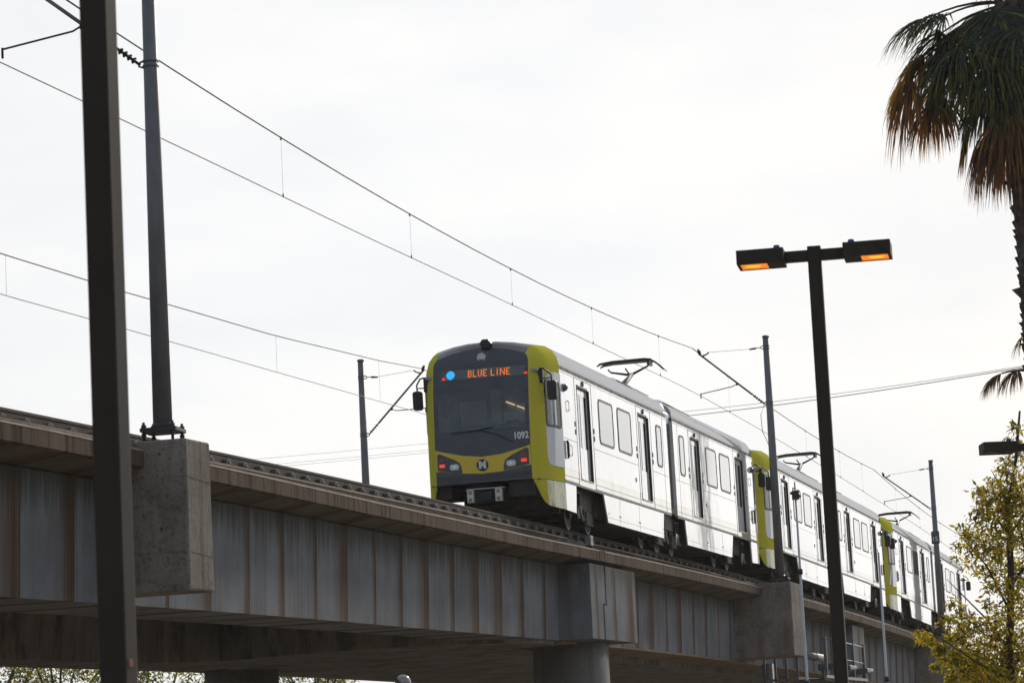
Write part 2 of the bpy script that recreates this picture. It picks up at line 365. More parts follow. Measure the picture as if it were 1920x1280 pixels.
# thickened hinge blocks with the stepped joint
for a, b in ((3.2, 7.95), (43.4, 46.2), (84, 88)):
    q = MB(); mid = a+1.25
    if a < 4:
        st = -1.55; g_ = .07
        q1 = [(a, WT), (mid+.28-g_, WT), (mid+.28-g_, st), (mid-g_, st), (mid-g_, WB), (a, WB)]
        q2 = [(mid+.28+g_, WT), (b, WT), (b, WB), (mid+g_, WB), (mid+g_, st-.03), (mid+.28+g_, st-.03)]
    else: q1 = [(a, WT), (b, WT), (b, WB), (a, WB)]; q2 = None
    for qq in (q1, q2):
        if not qq: continue
        mm = MB(); nn = len(qq); x1, x0 = 1.36, .0
        mm.add([(x1, y, z+gz(y)) for y, z in qq]+[(x0, y, z+gz(y)) for y, z in qq], [tuple(range(nn)), tuple(range(2*nn-1, nn-1, -1))]+[(i, (i+1) % nn, nn+(i+1) % nn, nn+i) for i in range(nn)])
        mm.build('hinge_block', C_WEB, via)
sweep(lambda s: [(1.2, -.75), (1.2, -2.28), (.1, -2.28), (.1, -.75)], 4.1, 5.0).build('joint_filler', DARK, via)
# small clamp at the expansion joint
MB().box(1.02, 1.14, 4.55, 4.8, gz(4.6)-.31, gz(4.6)-.1).box(1.14, 1.15, 4.6, 4.64, gz(4.6)-.2, gz(4.6)-.16).box(1.14, 1.15, 4.7, 4.74, gz(4.6)-.2, gz(4.6)-.16).build('joint_clamp', GREYM, via, bevel=.005)
# corbel blocks that carry the catenary poles
BL = [(-25.12, -24.15), (25.15, 27.05), (65.7, 67.2), (105, 106.4)]
for a, b in BL:
    c = MB()
    zt, zb = -.3, (-2.21 if a < 0 else -2.26)
    r0, r1 = (lambda s, z: z+gz(s)), 2.2
    pts = [(x, y) for x, y in ((.3, a), (2.2, a), (2.2, b), (.3, b))]
    c.add([(x, y, zb+gz(y)) for x, y in pts]+[(x, y, zt+gz(y)) for x, y in pts], [(0, 3, 2, 1), (4, 5, 6, 7), (0, 1, 5, 4), (1, 2, 6, 5), (2, 3, 7, 6), (3, 0, 4, 7)])
    c.build('pole_corbel', C_BLOCK, via, bevel=.03)
    for zz in (-.78, -1.72):
        MB().box(.35, 2.17, a-.004, a+.01, zz+gz(a)-.005, zz+gz(a)+.005).box(2.19, 2.204, a+.04, b-.04, zz+gz(a)-.005, zz+gz(a)+.005).build('pour_line', C_FACE, via)
        for oo in (.75, 1.25, 1.85): MB().prism(disc(oo, zz+.3+gz(a), .022, 10), a-.003, a+.02, 1).build('tie_hole', DARK, via)
for a, b in ((23.6, 25.0), (62, 63.4)):
    MB().box(-9.9, -8.9, a, b, gz(a)-2.0, gz(a)-.35).build('pole_corbel', C_BLOCK, via, bevel=.03)
for s in (-35.5, 5.5, 45, 86, 127):
    for o in (.38, -6.87):
        zt = gz(s)+WB+.02
        MB().tube([(o, s, GROUND-.2), (o, s, zt+.01)], .80, 32).build('column', C_COL, via)
# ------------------------------------------------------------------ track
track = empty('railway_track', mat=LFR, label='near track of brown rusty rails with black fasteners under the train', cat='railway track')
track2 = empty('railway_track', mat=LFR, label='second empty railway track on the far half of the deck', cat='railway track')
def rail_prof(c):
    return lambda s: [(c+.036, 0), (c+.038, -.035), (c+.030, -.045), (c+.030, -.15), (c+.07, -.165), (c+.07, -.18), (c-.07, -.18), (c-.07, -.165), (c-.012, -.145), (c-.012, -.05), (c-.038, -.035), (c-.036, 0)]
for c, tr in ((.76, track), (-.76, track), (-7.35+.76, track2), (-7.35-.76, track2)):
    sweep(rail_prof(c), S0, S1).build('rail', RAIL, tr)
fm = MB(); fm.prism([(-.15, -.188)]+[(.125*math.cos(R(180-a)), -.175+.085*math.sin(R(180-a))) for a in range(0, 181, 20)]+[(.15, -.188)], .04, .12, 0)
fm.prism([(.06*math.cos(R(180-a)), -.165+.045*math.sin(R(180-a))) for a in range(0, 181, 30)], .12, .135, 0)
fo0 = fm.build('rail_fastener', DARK, track); fmesh = fo0.data
i = 0; s = -35.0; extra = MB(); first = True
while s < 150:
    if i < 99:
        o = fo0 if first else fo0.copy()
        if not first: COL.objects.link(o); o.parent = track
        first = False; o.location = (.76, s, gz(s))
    else:
        for p in fmesh.polygons:
            extra.add([(v.co.x+.76, v.co.y+s, v.co.z+gz(s)) for v in (fmesh.vertices[k] for k in p.vertices)], [tuple(range(len(p.vertices)))])
    s += .79; i += 1
tag(extra.build('rail_fastener', DARK, track), kind='stuff')

# ------------------------------------------------------------------ train
HW = 1.325
def rake(z):
    return interp([(0, .0), (1.5, 0), (2.7, .10), (3.22, .24), (3.5, .42)])(z)
def fy(x, z): return .08*(x/.96)**2 + rake(z)
FR = [(.97, .80), (.97, 1.5), (.97, 2.3), (.97, 2.85), (.97, 3.08), (.965, 3.2), (.945, 3.27), (.90, 3.33), (.6, 3.43), (.3, 3.48), (0, 3.50)]
MR = [(1.19, .42, .80), (1.19, .42, 1.5), (1.19, .44, 2.3), (1.19, .48, 2.85), (1.185, .56, 3.1), (1.14, .64, 3.32), (1.06, .68, 3.44), (.95, .68, 3.52), (.62, .62, 3.59), (.3, .58, 3.625), (0, .57, 3.635)]
BR = [(1.325, .80), (1.325, 1.5), (1.325, 2.3), (1.325, 2.85), (1.325, 3.14), (1.29, 3.33), (1.2, 3.47), (1.06, 3.57), (.7, 3.65), (.35, 3.685), (0, 3.69)]
NOSE_Y = 1.5
DOORS = (3.72, 10.24)
WINS = ((5.23, 6.75, .14), (7.24, 8.74, .14), (11.72, 12.36, .13))
DZ0, DZ1 = .985, 2.885
def mapY(flip): return (lambda x, y, z: (x, 27.0-y, z)) if flip else (lambda x, y, z: (x, y, z))
FONT5 = {'B': ['1110', '1001', '1001', '1110', '1001', '1001', '1110'], 'L': ['1000', '1000', '1000', '1000', '1000', '1000', '1111'],
         'U': ['1001', '1001', '1001', '1001', '1001', '1001', '0110'], 'E': ['1111', '1000', '1000', '1110', '1000', '1000', '1111'],
         'I': ['010', '010', '010', '010', '010', '010', '010'], 'N': ['10001', '11001', '11001', '10101', '10011', '10011', '10001'], ' ': ['00']*7}
def car_end(root, flip, detail):
    fn = mapY(flip); P = root
    # ---- roof and body shell from the nose to the articulation
    Y1 = 13.10
    sec = [(1.29, 3.17)]+[(x, z) for x, z in BR[5:]]
    secf = sec+[(-x, z) for x, z in reversed(sec[:-1])]
    ys = [1.5, 4.2, 6.9, 9.3, 11.9, 12.5, 12.85, 13.02]
    rows = []
    for y in ys:
        k = 1.0 if y < 12.0 else (1-.02*(y-11.9)**2*4)
        dz = 0 if y < 12.45 else -.10*((y-12.45)/.57)**2
        rows.append([(x*(1 if abs(x) > 1.1 else k), y, z+dz*(1-abs(x)/1.4)) for x, z in secf])
    rf = MB().grid(rows); rf.add([rows[-1][i] for i in range(len(secf))], [tuple(range(len(secf)))]); rf.build('roof', ROOFW, P, fn)
    sm = MB()
    for y in (4.2, 6.9, 9.3, 11.2):
        sm.grid([[(x*1.002, y+d, z+.003) for x, z in secf[1:-1]] for d in (-.006, .006)], False)
    sm.build('roof_seam', SEAM, P, fn)
    # raised lid near the articulation
    ld = MB(); lid = [(1.0, 3.60), (.92, 3.70), (.6, 3.76), (0, 3.79), (-.6, 3.76), (-.92, 3.70), (-1.0, 3.60)]
    ld.grid([[(x*.98, y, z+dz) for x, z in lid] for y, dz in ((8.9, -.11), (9.2, -.01), (12.2, 0), (12.55, -.10))]); ld.build('roof_hatch', ROOFW, P, fn)
    sm2 = MB().tube([(1.03, 8.95, 3.60), (1.04, 12.6, 3.59)], .012, 6); sm2.build('hatch_seal', GASKET, P, fn)
    gt = MB().box(1.24, 1.312, 1.5, Y1, 3.085, 3.17).box(-1.312, -1.24, 1.5, Y1, 3.085, 3.17)
    gt.build('gutter', BLACK, P, fn)
    gl = MB(); r_ = random.Random(3)
    yy = 1.7
    while yy < 12.6:
        L_ = r_.uniform(.1, .4); gl.box(1.3125, 1.316, yy, yy+L_, 3.10, 3.15); yy += L_+r_.uniform(.15, .7)
    gl.build('gutter_leaf', M('gutter_brown', (.16, .12, .09), .7) if 'gutter_brown' not in bpy.data.materials else bpy.data.materials['gutter_brown'], P, fn)
    # right side wall with real door openings; left wall plain
    w = MB(); cut = sorted([(d-.61, d+.61) for d in DOORS])
    ycs = [1.5]+[v for c in cut for v in c]+[Y1]
    for i in range(0, len(ycs), 2): w.box(1.255, HW, ycs[i], ycs[i+1], 1.10, 3.085)
    for a, b in cut: w.box(1.255, HW, a, b, DZ1, 3.085)
    w.box(-HW, -1.255, 1.5, Y1, .84, 3.085); w.box(-1.25, 1.25, Y1-.05, Y1-.01, .9, 3.1)
    w.build('body_side', WHITE, P, fn)
    si = MB()
    for i in range(0, len(ycs), 2): si.box(1.255, HW-.001, ycs[i], ycs[i+1], .84, 1.098)
    for a, b in cut: si.box(1.255, HW-.001, a+.002, b-.002, .84, DZ0-.012)
    si.build('sill_panel', CREAM, P, fn)
    MB().box(1.255, HW+.003, 1.5, 2.9, .845, .862).box(1.255, HW+.003, 4.5, Y1, .845, .862).box(1.25, 1.32, 1.5, Y1, .80, .838).build('sill_seal', GASKET, P, fn)
    # seams and small side fittings
    sm = MB()
    for d in DOORS:
        for y in (d-.83, d+.83): sm.box(HW, HW+.004, y-.011, y+.011, .865, 3.06)
        sm.box(HW, HW+.003, d-.83, d+.83, 3.05, 3.062)
    for a, b in ((1.5, DOORS[0]-.84), (DOORS[0]+.84, DOORS[1]-.84), (DOORS[1]+.84, Y1)):
        sm.box(HW, HW+.003, a, b, 1.705, 1.713); sm.box(HW, HW+.003, a, b, .95, .957)
    sm.box(HW, HW+.003, 1.5, Y1, 3.045, 3.054); sm.box(HW, HW+.003, 12.55, 12.56, .86, 3.05)
    sm.build('panel_seam', SEAM, P, fn)
    for d in DOORS:
        dr = MB()
        for a, b in ((d-.61, d-.006), (d+.006, d+.61)):
            gz0, gz1 = 1.62, 2.72
            po = [(a+.0, DZ0), (b, DZ0), (b, DZ1), (a, DZ1)]; 
            pi = [(a+.1, DZ0+.66), (b-.1, DZ0+.66), (b-.1, DZ1-.14), (a+.1, DZ1-.14)]
            dr.ring(po, pi, 1.24, 1.275)
        leafs = dr.build('door', WHITE, P, fn)
        gl_ = MB()
        for a, b in ((d-.61, d-.006), (d+.006, d+.61)): gl_.box(1.248, 1.268, a+.09, b-.09, DZ0+.65, DZ1-.13)
        gl_.build('door_glass', GLASSD, leafs, fn)
        jb = MB().ring([(d-.62, DZ0-.012), (d+.62, DZ0-.012), (d+.62, DZ1+.008), (d-.62, DZ1+.008)], [(d-.60, DZ0), (d+.60, DZ0), (d+.60, DZ1-.01), (d-.60, DZ1-.01)], 1.20, HW+.006)
        jb.box(HW, HW+.012, d-.60, d+.42, DZ1-.005, DZ1+.035)
        jb.build('door_frame', GASKET, P, fn)
        MB().box(1.2, HW+.02, d-.58, d+.58, DZ0-.03, DZ0-.012).build('door_step', SILVER, P, fn)
        lm = MB().prism(disc(d-.02, 2.985, .055, 12), HW, HW+.03); lm.build('door_lamp', BLACK, P, fn, bevel=.006)
        bt = MB()
        for y in (d-.93, d+.93):
            for z in (1.92, 2.08): bt.prism(rrect(y-.035, y+.035, z-.055, z+.055, .02, 3), HW, HW+.012)
        bt.build('door_button', M('button_dark', (.05, .07, .09), .4) if 'button_dark' not in bpy.data.materials else bpy.data.materials['button_dark'], P, fn)
    for a, b, rr in WINS:
        z0, z1 = 1.86, 2.83
        po, pi = rrect(a, b, z0, z1, rr, 5), rrect(a+.045, b-.045, z0+.045, z1-.045, rr*.75, 5)
        f_ = MB().ring(po, pi, HW, HW+.012).build('window', GASKET, P, fn)
        MB().prism(pi, HW-.01, HW+.005).build('pane', GLASS, f_, fn)
    # grab handles, lamp, filler cap
    h = MB().tube([(HW+.02, 1.80, 1.66), (HW+.035, 1.80, 1.62), (HW+.035, 1.80, 1.34), (HW+.02, 1.80, 1.30)], .028, 8)
    h.build('grab_handle', GASKET, P, fn)
    h = MB().tube([(HW, 2.2, 1.60), (HW+.03, 2.2, 1.58), (HW+.03, 2.2, 1.40), (HW, 2.2, 1.38)], .01, 6).tube([(HW, 2.12, 2.5), (HW+.03, 2.12, 2.48), (HW+.03, 2.12, 2.30), (HW, 2.12, 2.28)], .01, 6)
    h.build('grab_handle', GREYM, P, fn)
    lm = MB(); bpts = []
    for i in range(6):
        t = R(90*i/5); bpts.append([(HW+.10*math.sin(t), 1.80+.085*math.cos(t)*math.cos(R(a)), 2.735+.085*math.cos(t)*math.sin(R(a))) for a in range(0, 361, 30)])
    lm.grid(bpts); lm.build('side_camera', M('camera_dome', (.12, .14, .18), .15, .6) if 'camera_dome' not in bpy.data.materials else bpy.data.materials['camera_dome'], P, fn)
    MB().prism(disc(9.0, 1.36, .05, 14), HW, HW+.01).build('filler_cap', GASKET, P, fn)
    MB().prism(disc(9.02, 1.37, .038, 14), HW+.01, HW+.014).build('filler_lid', SILVER, P, fn)
    # skirts
    sk_ = MB().prism([(5.32, .80), (12.14, .80), (11.96, .225), (5.66, .225)], 1.29, 1.318); sk_.build('skirt', WHITE, P, fn)
    d_ = MB()
    for y in (5.75, 6.9, 7.05, 9.1, 9.25, 11.9): d_.prism(disc(y, .42, .018, 8), 1.318, 1.324)
    for y in (6.98, 9.18): d_.box(1.318, 1.320, y-.005, y+.005, .23, .79)
    d_.box(1.318, 1.320, 5.6, 12.0, .335, .341)
    d_.build('skirt_latch', SEAM, P, fn)
    # underframe: dark equipment boxes behind the skirts and visible fittings between them
    u = MB().box(-1.05, 1.05, 2.6, 12.9, .42, .86).box(-1.05, 1.12, 6.2, 11.6, .26, .5).box(.2, 1.1, 5.3, 6.3, .35, .6)
    u.build('underframe', DARK, P, fn)
    u = MB()
    for y0 in (3.05, 12.5):
        u.box(1.14, 1.20, y0, y0+.03, .50, .78).box(1.14, 1.20, y0+.35, y0+.38, .40, .74).box(1.14, 1.2, y0, y0+.38, .70, .73).box(1.14, 1.18, y0, y0+.38, .42, .45)
        u.build('valve_frame', DARKM, P, fn); u = MB()
        MB().tube([(1.2, y0+.05, .44), (1.2, y0+.08, .26), (1.22, y0+.06, .18)], .028, 6).build('brake_hose', GREYM, P, fn)
        MB().tube([(1.2, y0+.32, .44), (1.2, y0+.40, .28), (1.22, y0+.50, .16)], .032, 6).build('brake_hose', GREYM, P, fn)
    for bc in (4.75, 12.6):
        bo = MB()
        for sx in (-1, 1):
            bo.box(sx*.95-.06, sx*.95+.06, bc-1.25, bc+1.25, .34, .50).box(sx*.98-.12, sx*.98+.12, bc-.25, bc+.25, .12, .40)
        bo.box(-.8, .8, bc-.3, bc+.3, .28, .55)
        b_ = bo.build('bogie', DARK, P, fn, bevel=.01)
        rk = MB()
        for z in (.13, .22): rk.box(.98, 1.10, bc-.42, bc+.42, z, z+.025)
        rk.box(1.0, 1.08, bc-.42, bc-.38, .12, .44).box(1.0, 1.08, bc+.38, bc+.42, .12, .44); rk.build('step_rack', DARKM, b_, fn)
        for wy in (bc-.98, bc+.98):
            wl = MB()
            for x in (.72, -.84):
                wl.prism(disc(wy, .345, .345, 28), x, x+.12); wl.prism(disc(wy, .345, .12, 16), x-.03, x+.19)
            wl.tube([(-.8, wy, .345), (.8, wy, .345)], .07, 10)
            wo = wl.build('wheel', DARKM, b_, fn)
            MB().ring(disc(wy, .345, .34, 28), disc(wy, .345, .29, 28), .841, .846).build('tyre', GREYW, wo, fn)
    # ---- nose
    def sym(ring): return ring
    R0 = [Vector((x, fy(x, z), z)) for x, z in FR]; R1 = [Vector(p) for p in MR]; R2 = [Vector((x, NOSE_Y+.02, z)) for x, z in BR]
    def mid(a, b, t): return [(p.lerp(q, t)) for p, q in zip(a, b)]
    F5 = [R0, mid(R0, R1, .5), R1, mid(R1, R2, .33), mid(R1, R2, .66), R2]
    for q in F5[1]: pass
    for i, p in enumerate(F5[3]): p.x += .02 if i < 6 else .0
    for i, p in enumerate(F5[4]): p.x += .014 if i < 6 else .0
    KC = 7
    for sx in (1, -1):
        fl = MB().grid([[(sx*p.x, p.y, p.z) for p in ring[:KC+1]] for ring in F5]); fl.build('nose_shell', YELLOW, P, fn)
    cap = MB().grid([[(p.x, p.y, p.z+.001) for p in ring[KC:]]+[(-p.x, p.y, p.z+.001) for p in reversed(ring[KC:-1])] for ring in F5[:4]]); cap.build('roof_cap', MASKD, P, fn)
    cap = MB().grid([[(p.x, p.y, p.z+.001) for p in ring[KC:]]+[(-p.x, p.y, p.z+.001) for p in reversed(ring[KC:-1])] for ring in F5[3:]]); cap.build('roof_cap', ROOFW, P, fn)
    # black mask with a real windshield opening
    WX, WZ0, WZ1 = .885, 1.85, 2.63
    xs = [-.97, -WX, -.6, -.3, 0, .3, .6, WX, .97]; zs = [.80, 1.2, 1.55, WZ0, 2.1, 2.4, WZ1, 2.9, 3.08, 3.2]
    mk = MB()
    for i in range(len(zs)-1):
        for j in range(len(xs)-1):
            if zs[i] >= WZ0-1e-6 and zs[i+1] <= WZ1+1e-6 and xs[j] >= -WX-1e-6 and xs[j+1] <= WX+1e-6: continue
            a, b, c, d = xs[j], xs[j+1], zs[i], zs[i+1]
            mk.add([(x, fy(x, z), z) for x, z in ((a, c), (b, c), (b, d), (a, d))], [(0, 1, 2, 3)], True)
    # top of the mask up to the roof arc
    top = [(x, z) for x, z in FR[5:]]; top = top+[(-x, z) for x, z in reversed(top[:-1])]
    mk.grid([[(x, fy(x, z), z) for x, z in top], [(x*.999, fy(x, 3.2), 3.2) for x, z in top]])
    mk.build('front_mask', MASK, P, fn)
    gp = MB().grid([[(x, fy(x, z)+.004, z) for x in xs[1:-1]] for z in (WZ0, 2.1, 2.4, WZ1)]); gp.build('windshield', WSG, P, fn, recalc=False)
    # cab interior behind the glass
    ci = MB().box(-1.1, 1.1, 1.9, 1.95, .9, 3.1).box(-1.15, 1.15, .3, 1.9, 2.95, 3.0).box(-1.15, -1.1, .5, 1.9, 1, 3).box(1.1, 1.15, .5, 1.9, 1, 3).build('cab_interior', M_CAB, P, fn)
    MB().prism([(.2, 1.0), (.2, 1.9), (.45, 1.98), (.75, 1.94), (.8, 1.0)], -1.0, 1.0).build('dashboard', M_DASH, ci, fn, bevel=.03)
    MB().box(-.85, -.3, 1.87, 1.895, 1.9, 2.62).box(-.2, .0, 1.87, 1.895, 1.0, 2.8).build('cab_cabinet', M_CABL, ci, fn)
    MB().box(.05, .75, 1.87, 1.895, 1.95, 2.35).build('cab_door_window', M_CABW, ci, fn)
    MB().prism(rrect(.18, .5, 1.6, 2.12, .08), 1.3, 1.42, 1).build('driver_seat', BLACK, ci, fn, bevel=.02)
    MB().box(-.9, -.62, .5, .53, 2.15, 2.5).build('sun_blind', BLACK, ci, fn)
    lt = MB().tube([(.12, 1.85, 2.55), (.3, 1.85, 2.47)], .012, 5).tube([(.34, 1.85, 2.45), (.55, 1.85, 2.36)], .012, 5); lt.build('ceiling_light', M_CLIGHT, ci, fn)
    # yellow smile band following the face
    def cinterp(t): return interp(t)
    tp = cinterp([(-.97, 1.50), (-.88, 1.47), (-.4, 1.35), (0, 1.30), (.4, 1.33), (.88, 1.45), (.97, 1.48)])
    btm = cinterp([(-.97, 1.07), (-.88, 1.075), (-.4, 1.0), (0, .97), (.4, .99), (.88, 1.075), (.97, 1.08)])
    xs2 = [-.965+1.93*i/28 for i in range(29)]
    sb = MB().grid([[(x, fy(x, z(x))-.006, z(x)) for x in xs2] for z in (tp, lambda x: (tp(x)+btm(x))/2, btm)]); sb.build('yellow_band', SMILE, P, fn)
    ln = MB()
    for z in (.85, .89, .93): ln.grid([[(x, fy(x, z)-.012, z+dz) for x in xs2] for dz in (0, .012)])
    ln.build('bumper_rib', DARKM, P, fn)
    for sx in (-1, 1):
        cl_ = [(sx*a, b) for a, b in ((.42, 1.005), (.80, 1.07), (.93, 1.10), (.93, 1.40), (.88, 1.425), (.60, 1.30), (.47, 1.22), (.43, 1.12))]
        m_ = MB(); k = len(cl_); cx_, cz_ = sx*.72, 1.18
        vs = [(x, fy(x, z)-.016, z) for x, z in cl_]+[(cx_, fy(cx_, cz_)-.016, cz_)]+[(x, fy(x, z)+.01, z) for x, z in cl_]
        m_.add(vs, [(i, (i+1) % k, k) for i in range(k)]+[(i, (i+1) % k, k+1+(i+1) % k, k+1+i) for i in range(k)])
        hc = m_.build('headlight_cluster', MASK, P, fn)
        def plate(nm, a, b, c, d, r, mt_, par, off=.03, th=.02):
            mm = MB(); po = rrect(a, b, c, d, r, 4); kk = len(po)
            vs = [(x, fy(x, z)-off, z) for x, z in po]+[(x, fy(x, z)-off+th, z) for x, z in po]
            mm.add(vs, [tuple(range(kk)), tuple(range(2*kk-1, kk-1, -1))]+[(i, (i+1) % kk, kk+(i+1) % kk, kk+i) for i in range(kk)])
            return mm.build(nm, mt_, par, fn)
        x = sx*.575
        hb = plate('headlight', x-.095, x+.095, 1.075, 1.195, .05, SILVER, hc)
        plate('headlight_lens', x-.08, x+.08, 1.088, 1.182, .045, LENS, hb, .036, .01)
        plate('headlight_bulb', x-.035, x+.035, 1.10, 1.17, .03, M_BULB, hb, .042, .01)
        x = sx*.83
        plate('tail_light', x-.055, x+.055, 1.15, 1.21, .008, REDL, hc)
        plate('turn_signal', x-.055, x+.055, 1.26, 1.32, .008, AMBER, hc)
    # number, emblem, sign, top lamp, wipers
    def faceM(x, z, off): 
        th = math.atan2(rake(z+.1)-rake(z-.1), .2)
        p = Vector((x, fy(x, z)-off, z)); m4 = Matrix.Translation(p) @ Matrix.Rotation(R(90)-th*-1*0, 4, 'X')
        if flip: m4 = Matrix.Translation((x, 27.0-p.y, z)) @ Matrix.Rotation(R(180), 4, 'Z') @ Matrix.Rotation(R(90), 4, 'X')
        return m4
    emb = MB().prism(disc(.0, 1.135, .118, 28), -.016, .0, 1).build('emblem', M_EMB, P, fn)
    if not flip:
        text_mesh('emblem_letter', 'M', .19, NUM, emb, Matrix.Translation((0, -.018, 1.135)) @ Matrix.Rotation(R(90), 4, 'X'), .003, .012)
        if detail == 0: text_mesh('fleet_number', '1092', .185, NUM, P, Matrix.Translation((.80, .040, 1.665)) @ Matrix.Diagonal((.82, 1, 1, 1)) @ Matrix.Rotation(R(7.5), 4, 'Z') @ Matrix.Rotation(R(90), 4, 'X') , .002, .006)
    def strip(nm, a, b, c, d, off, mt_, par, nx=8):
        mm = MB(); xs_ = [a+(b-a)*i/nx for i in range(nx+1)]
        mm.grid([[(x, fy(x, z)-off, z) for x in xs_] for z in (c, d)]); return mm.build(nm, mt_, par, fn)
    sg = strip('destination_sign', -.80, .90, 2.875, 3.075, .004, SIGNM, P)
    if not flip:
        x = -.235; dz = (3.05-2.905)/7; dx = .0190
        for chn in 'BLUE LINE':
            g_ = FONT5[chn]; led = MB()
            for r_i, row in enumerate(g_):
                for c_i, v in enumerate(row):
                    if v == '1':
                        xx = x+c_i*dx*1.05; zz = 3.05-(r_i+.5)*dz
                        led.box(xx, xx+dx*.84, fy(xx, zz)-.012, fy(xx, zz)-.006, zz-dz*.40, zz+dz*.40)
            if chn != ' ': led.build('sign_letter', LED, sg, fn)
            x += (len(g_[0])+1.15)*dx*1.05 if chn != ' ' else .055
        bd = MB()
        for i in range(-5, 6):
            for j in range(-5, 6):
                if i*i+j*j <= 27: bd.box(-.60+i*.0162-.0074, -.60+i*.0162+.0074, fy(-.6+i*.0162, 2.98+j*.0162)-.016, fy(-.6+i*.0162, 2.98+j*.0162)-.002, 2.98+j*.0162-.0074, 2.98+j*.0162+.0074)
        bd.build('sign_disc', LEDB, sg, fn)
    for x in (-.74, .925):
        for z, mt_ in ((2.915, REDL), (3.03, SIGNM)):
            MB().box(x-.03, x+.03, fy(x, z)-.014, fy(x, z)-.003, z-.022, z+.022).build('marker_light', mt_, P, fn)
    tl = MB().ring(disc(.03, 3.305, .085, 24), disc(.03, 3.305, .068, 24), fy(0, 3.3)-.03, fy(0, 3.3)+.03, 1).build('top_lamp', SILVER, P, fn)
    MB().prism(disc(.03, 3.305, .066, 24), fy(0, 3.3)-.012, fy(0, 3.3)-.004, 1).build('top_lamp_lens', LENS, tl, fn)
    MB().ring(disc(.03, 3.305, .045, 20), disc(.03, 3.305, .028, 20), fy(0, 3.3)-.022, fy(0, 3.3)-.012, 1).build('top_lamp_reflector', SILVER, tl, fn)
    hx = MB().prism([(.10+.12*math.cos(R(a)), 3.58+.10*math.sin(R(a))) for a in (0, 60, 120, 180, 240, 300)], .36, .75, 1)
    hx.build('horn_housing', BLACK, P, fn, bevel=.006)
    w1 = MB().tube([(.62, fy(.62, 1.6)-.02, 1.56), (.30, fy(.3, 1.74)-.03, 1.73), (.02, fy(0, 1.83)-.035, 1.82)], [.012, .010, .008], 6)
    w1.tube([(-.62, fy(-.62, 1.83)-.03, 1.80), (-.1, fy(0, 1.84)-.035, 1.83), (.25, fy(.25, 1.86)-.03, 1.875)], [.007, .014, .006], 6)
    w1.build('wiper', BLACK, P, fn)
    # grey cab side panel with its window
    def side_pt(y, z, off=.0):
        t = (y-.46)/(NOSE_Y-.46); x = 1.19+(1.325-1.19)*t+.02*math.sin(math.pi*min(max(t, 0), 1)); return (x+off, y, z)
    for sx in (1, -1):
        po = [(1.51, 1.085), (1.51, 2.985), (1.1, 2.985), (.78, 2.95), (.62, 2.86), (.56, 2.70), (.53, 2.3), (.52, 1.5), (.52, 1.25), (.56, 1.15), (.66, 1.10), (.9, 1.088)]
        cpn = MB(); k = len(po); vs = [side_pt(y, z, .010) for y, z in po]+[side_pt(y, z, -.02) for y, z in po]
        cx_ = side_pt(1.0, 2.0, .010); cpn.add(vs+[cx_], [(i, (i+1) % k, 2*k) for i in range(k)]+[(i, (i+1) % k, k+(i+1) % k, k+i) for i in range(k)])
        if sx < 0: cpn.v = [(-x, y, z) for x, y, z in cpn.v]
        cp_ = cpn.build('cab_side_panel', CABGREY, P, fn)
        ro, ri = rrect(.54, 1.42, 1.86, 2.80, .10, 5), rrect(.585, 1.375, 1.91, 2.755, .07, 5)
        kk = len(ro); fr_ = MB(); vs = [side_pt(y, z, .022) for y, z in ro]+[side_pt(y, z, .022) for y, z in ri]+[side_pt(y, z, 0) for y, z in ro]
        fr_.add(vs, [(i, (i+1) % kk, kk+(i+1) % kk, kk+i) for i in range(kk)]+[(i, (i+1) % kk, 2*kk+(i+1) % kk, 2*kk+i) for i in range(kk)])
        pn_ = MB(); pn_.add([side_pt(y, z, .016) for y, z in ri], [tuple(range(kk))])
        br_ = MB().add([side_pt(y, z, .024) for y, z in ((.95, 1.9), (1.0, 1.9), (1.0, 2.76), (.95, 2.76))], [(0, 1, 2, 3)])
        if sx < 0:
            for q in (fr_, pn_, br_): q.v = [(-x, y, z) for x, y, z in q.v]
        wf = fr_.build('cab_window', RUBBER, cp_, fn); pn_.build('pane', GLASSC, wf, fn); br_.build('window_bar', RUBBER, wf, fn)
        # mirror on its arm
        MX = 1.40 if sx > 0 else 1.35
        ar = MB().tube([(sx*1.12, .50, 2.98), (sx*1.20, .40, 3.0), (sx*1.27, .36, 2.98), (sx*MX, .38, 2.86), (sx*MX, .40, 2.74)], .018, 8)
        ar.tube([(sx*1.15, .46, 2.80), (sx*MX, .40, 2.80)], .014, 6); ar.box(min(sx*1.12, sx*1.22), max(sx*1.12, sx*1.22), .42, .52, 2.72, 3.0)
        am = ar.build('mirror_arm', BLACK, P, fn, bevel=.01)
        mb = MB().prism(rrect(sx*MX-.095, sx*MX+.095, 2.36, 2.74, .05, 4), .36, .48, 1); mb.build('mirror', BLACK, am, fn, bevel=.015)
        # cowl below the nose
        path = [(.985, .13, .74), (1.03, .17, .62), (1.08, .24, .48), (1.13, .32, .36), (1.19, .42, .29), (1.25, .8, .27), (1.325, 1.5, .25)]
        cw = MB().grid([[(sx*x, y, .792) for x, y, zb in path], [(sx*x, y+(.02 if i < 4 else 0), (.792+zb)/2) for i, (x, y, zb) in enumerate(path)], [(sx*x, y+(.05 if i < 5 else 0), zb) for i, (x, y, zb) in enumerate(path)]], False)
        cw.build('front_cowl', YELLOW if sx < 0 else WORNM, P, fn)
        if sx > 0: MB().grid([[(x, y+.0, .79) for x, y, zb in path[:5]], [(x-.004+.006, y-.004, (.79+zb)/2) for x, y, zb in path[:5]], [(x+.002, y+.04, zb) for x, y, zb in path[:5]]], False).build('cowl_edge', YELLOW, P, fn)
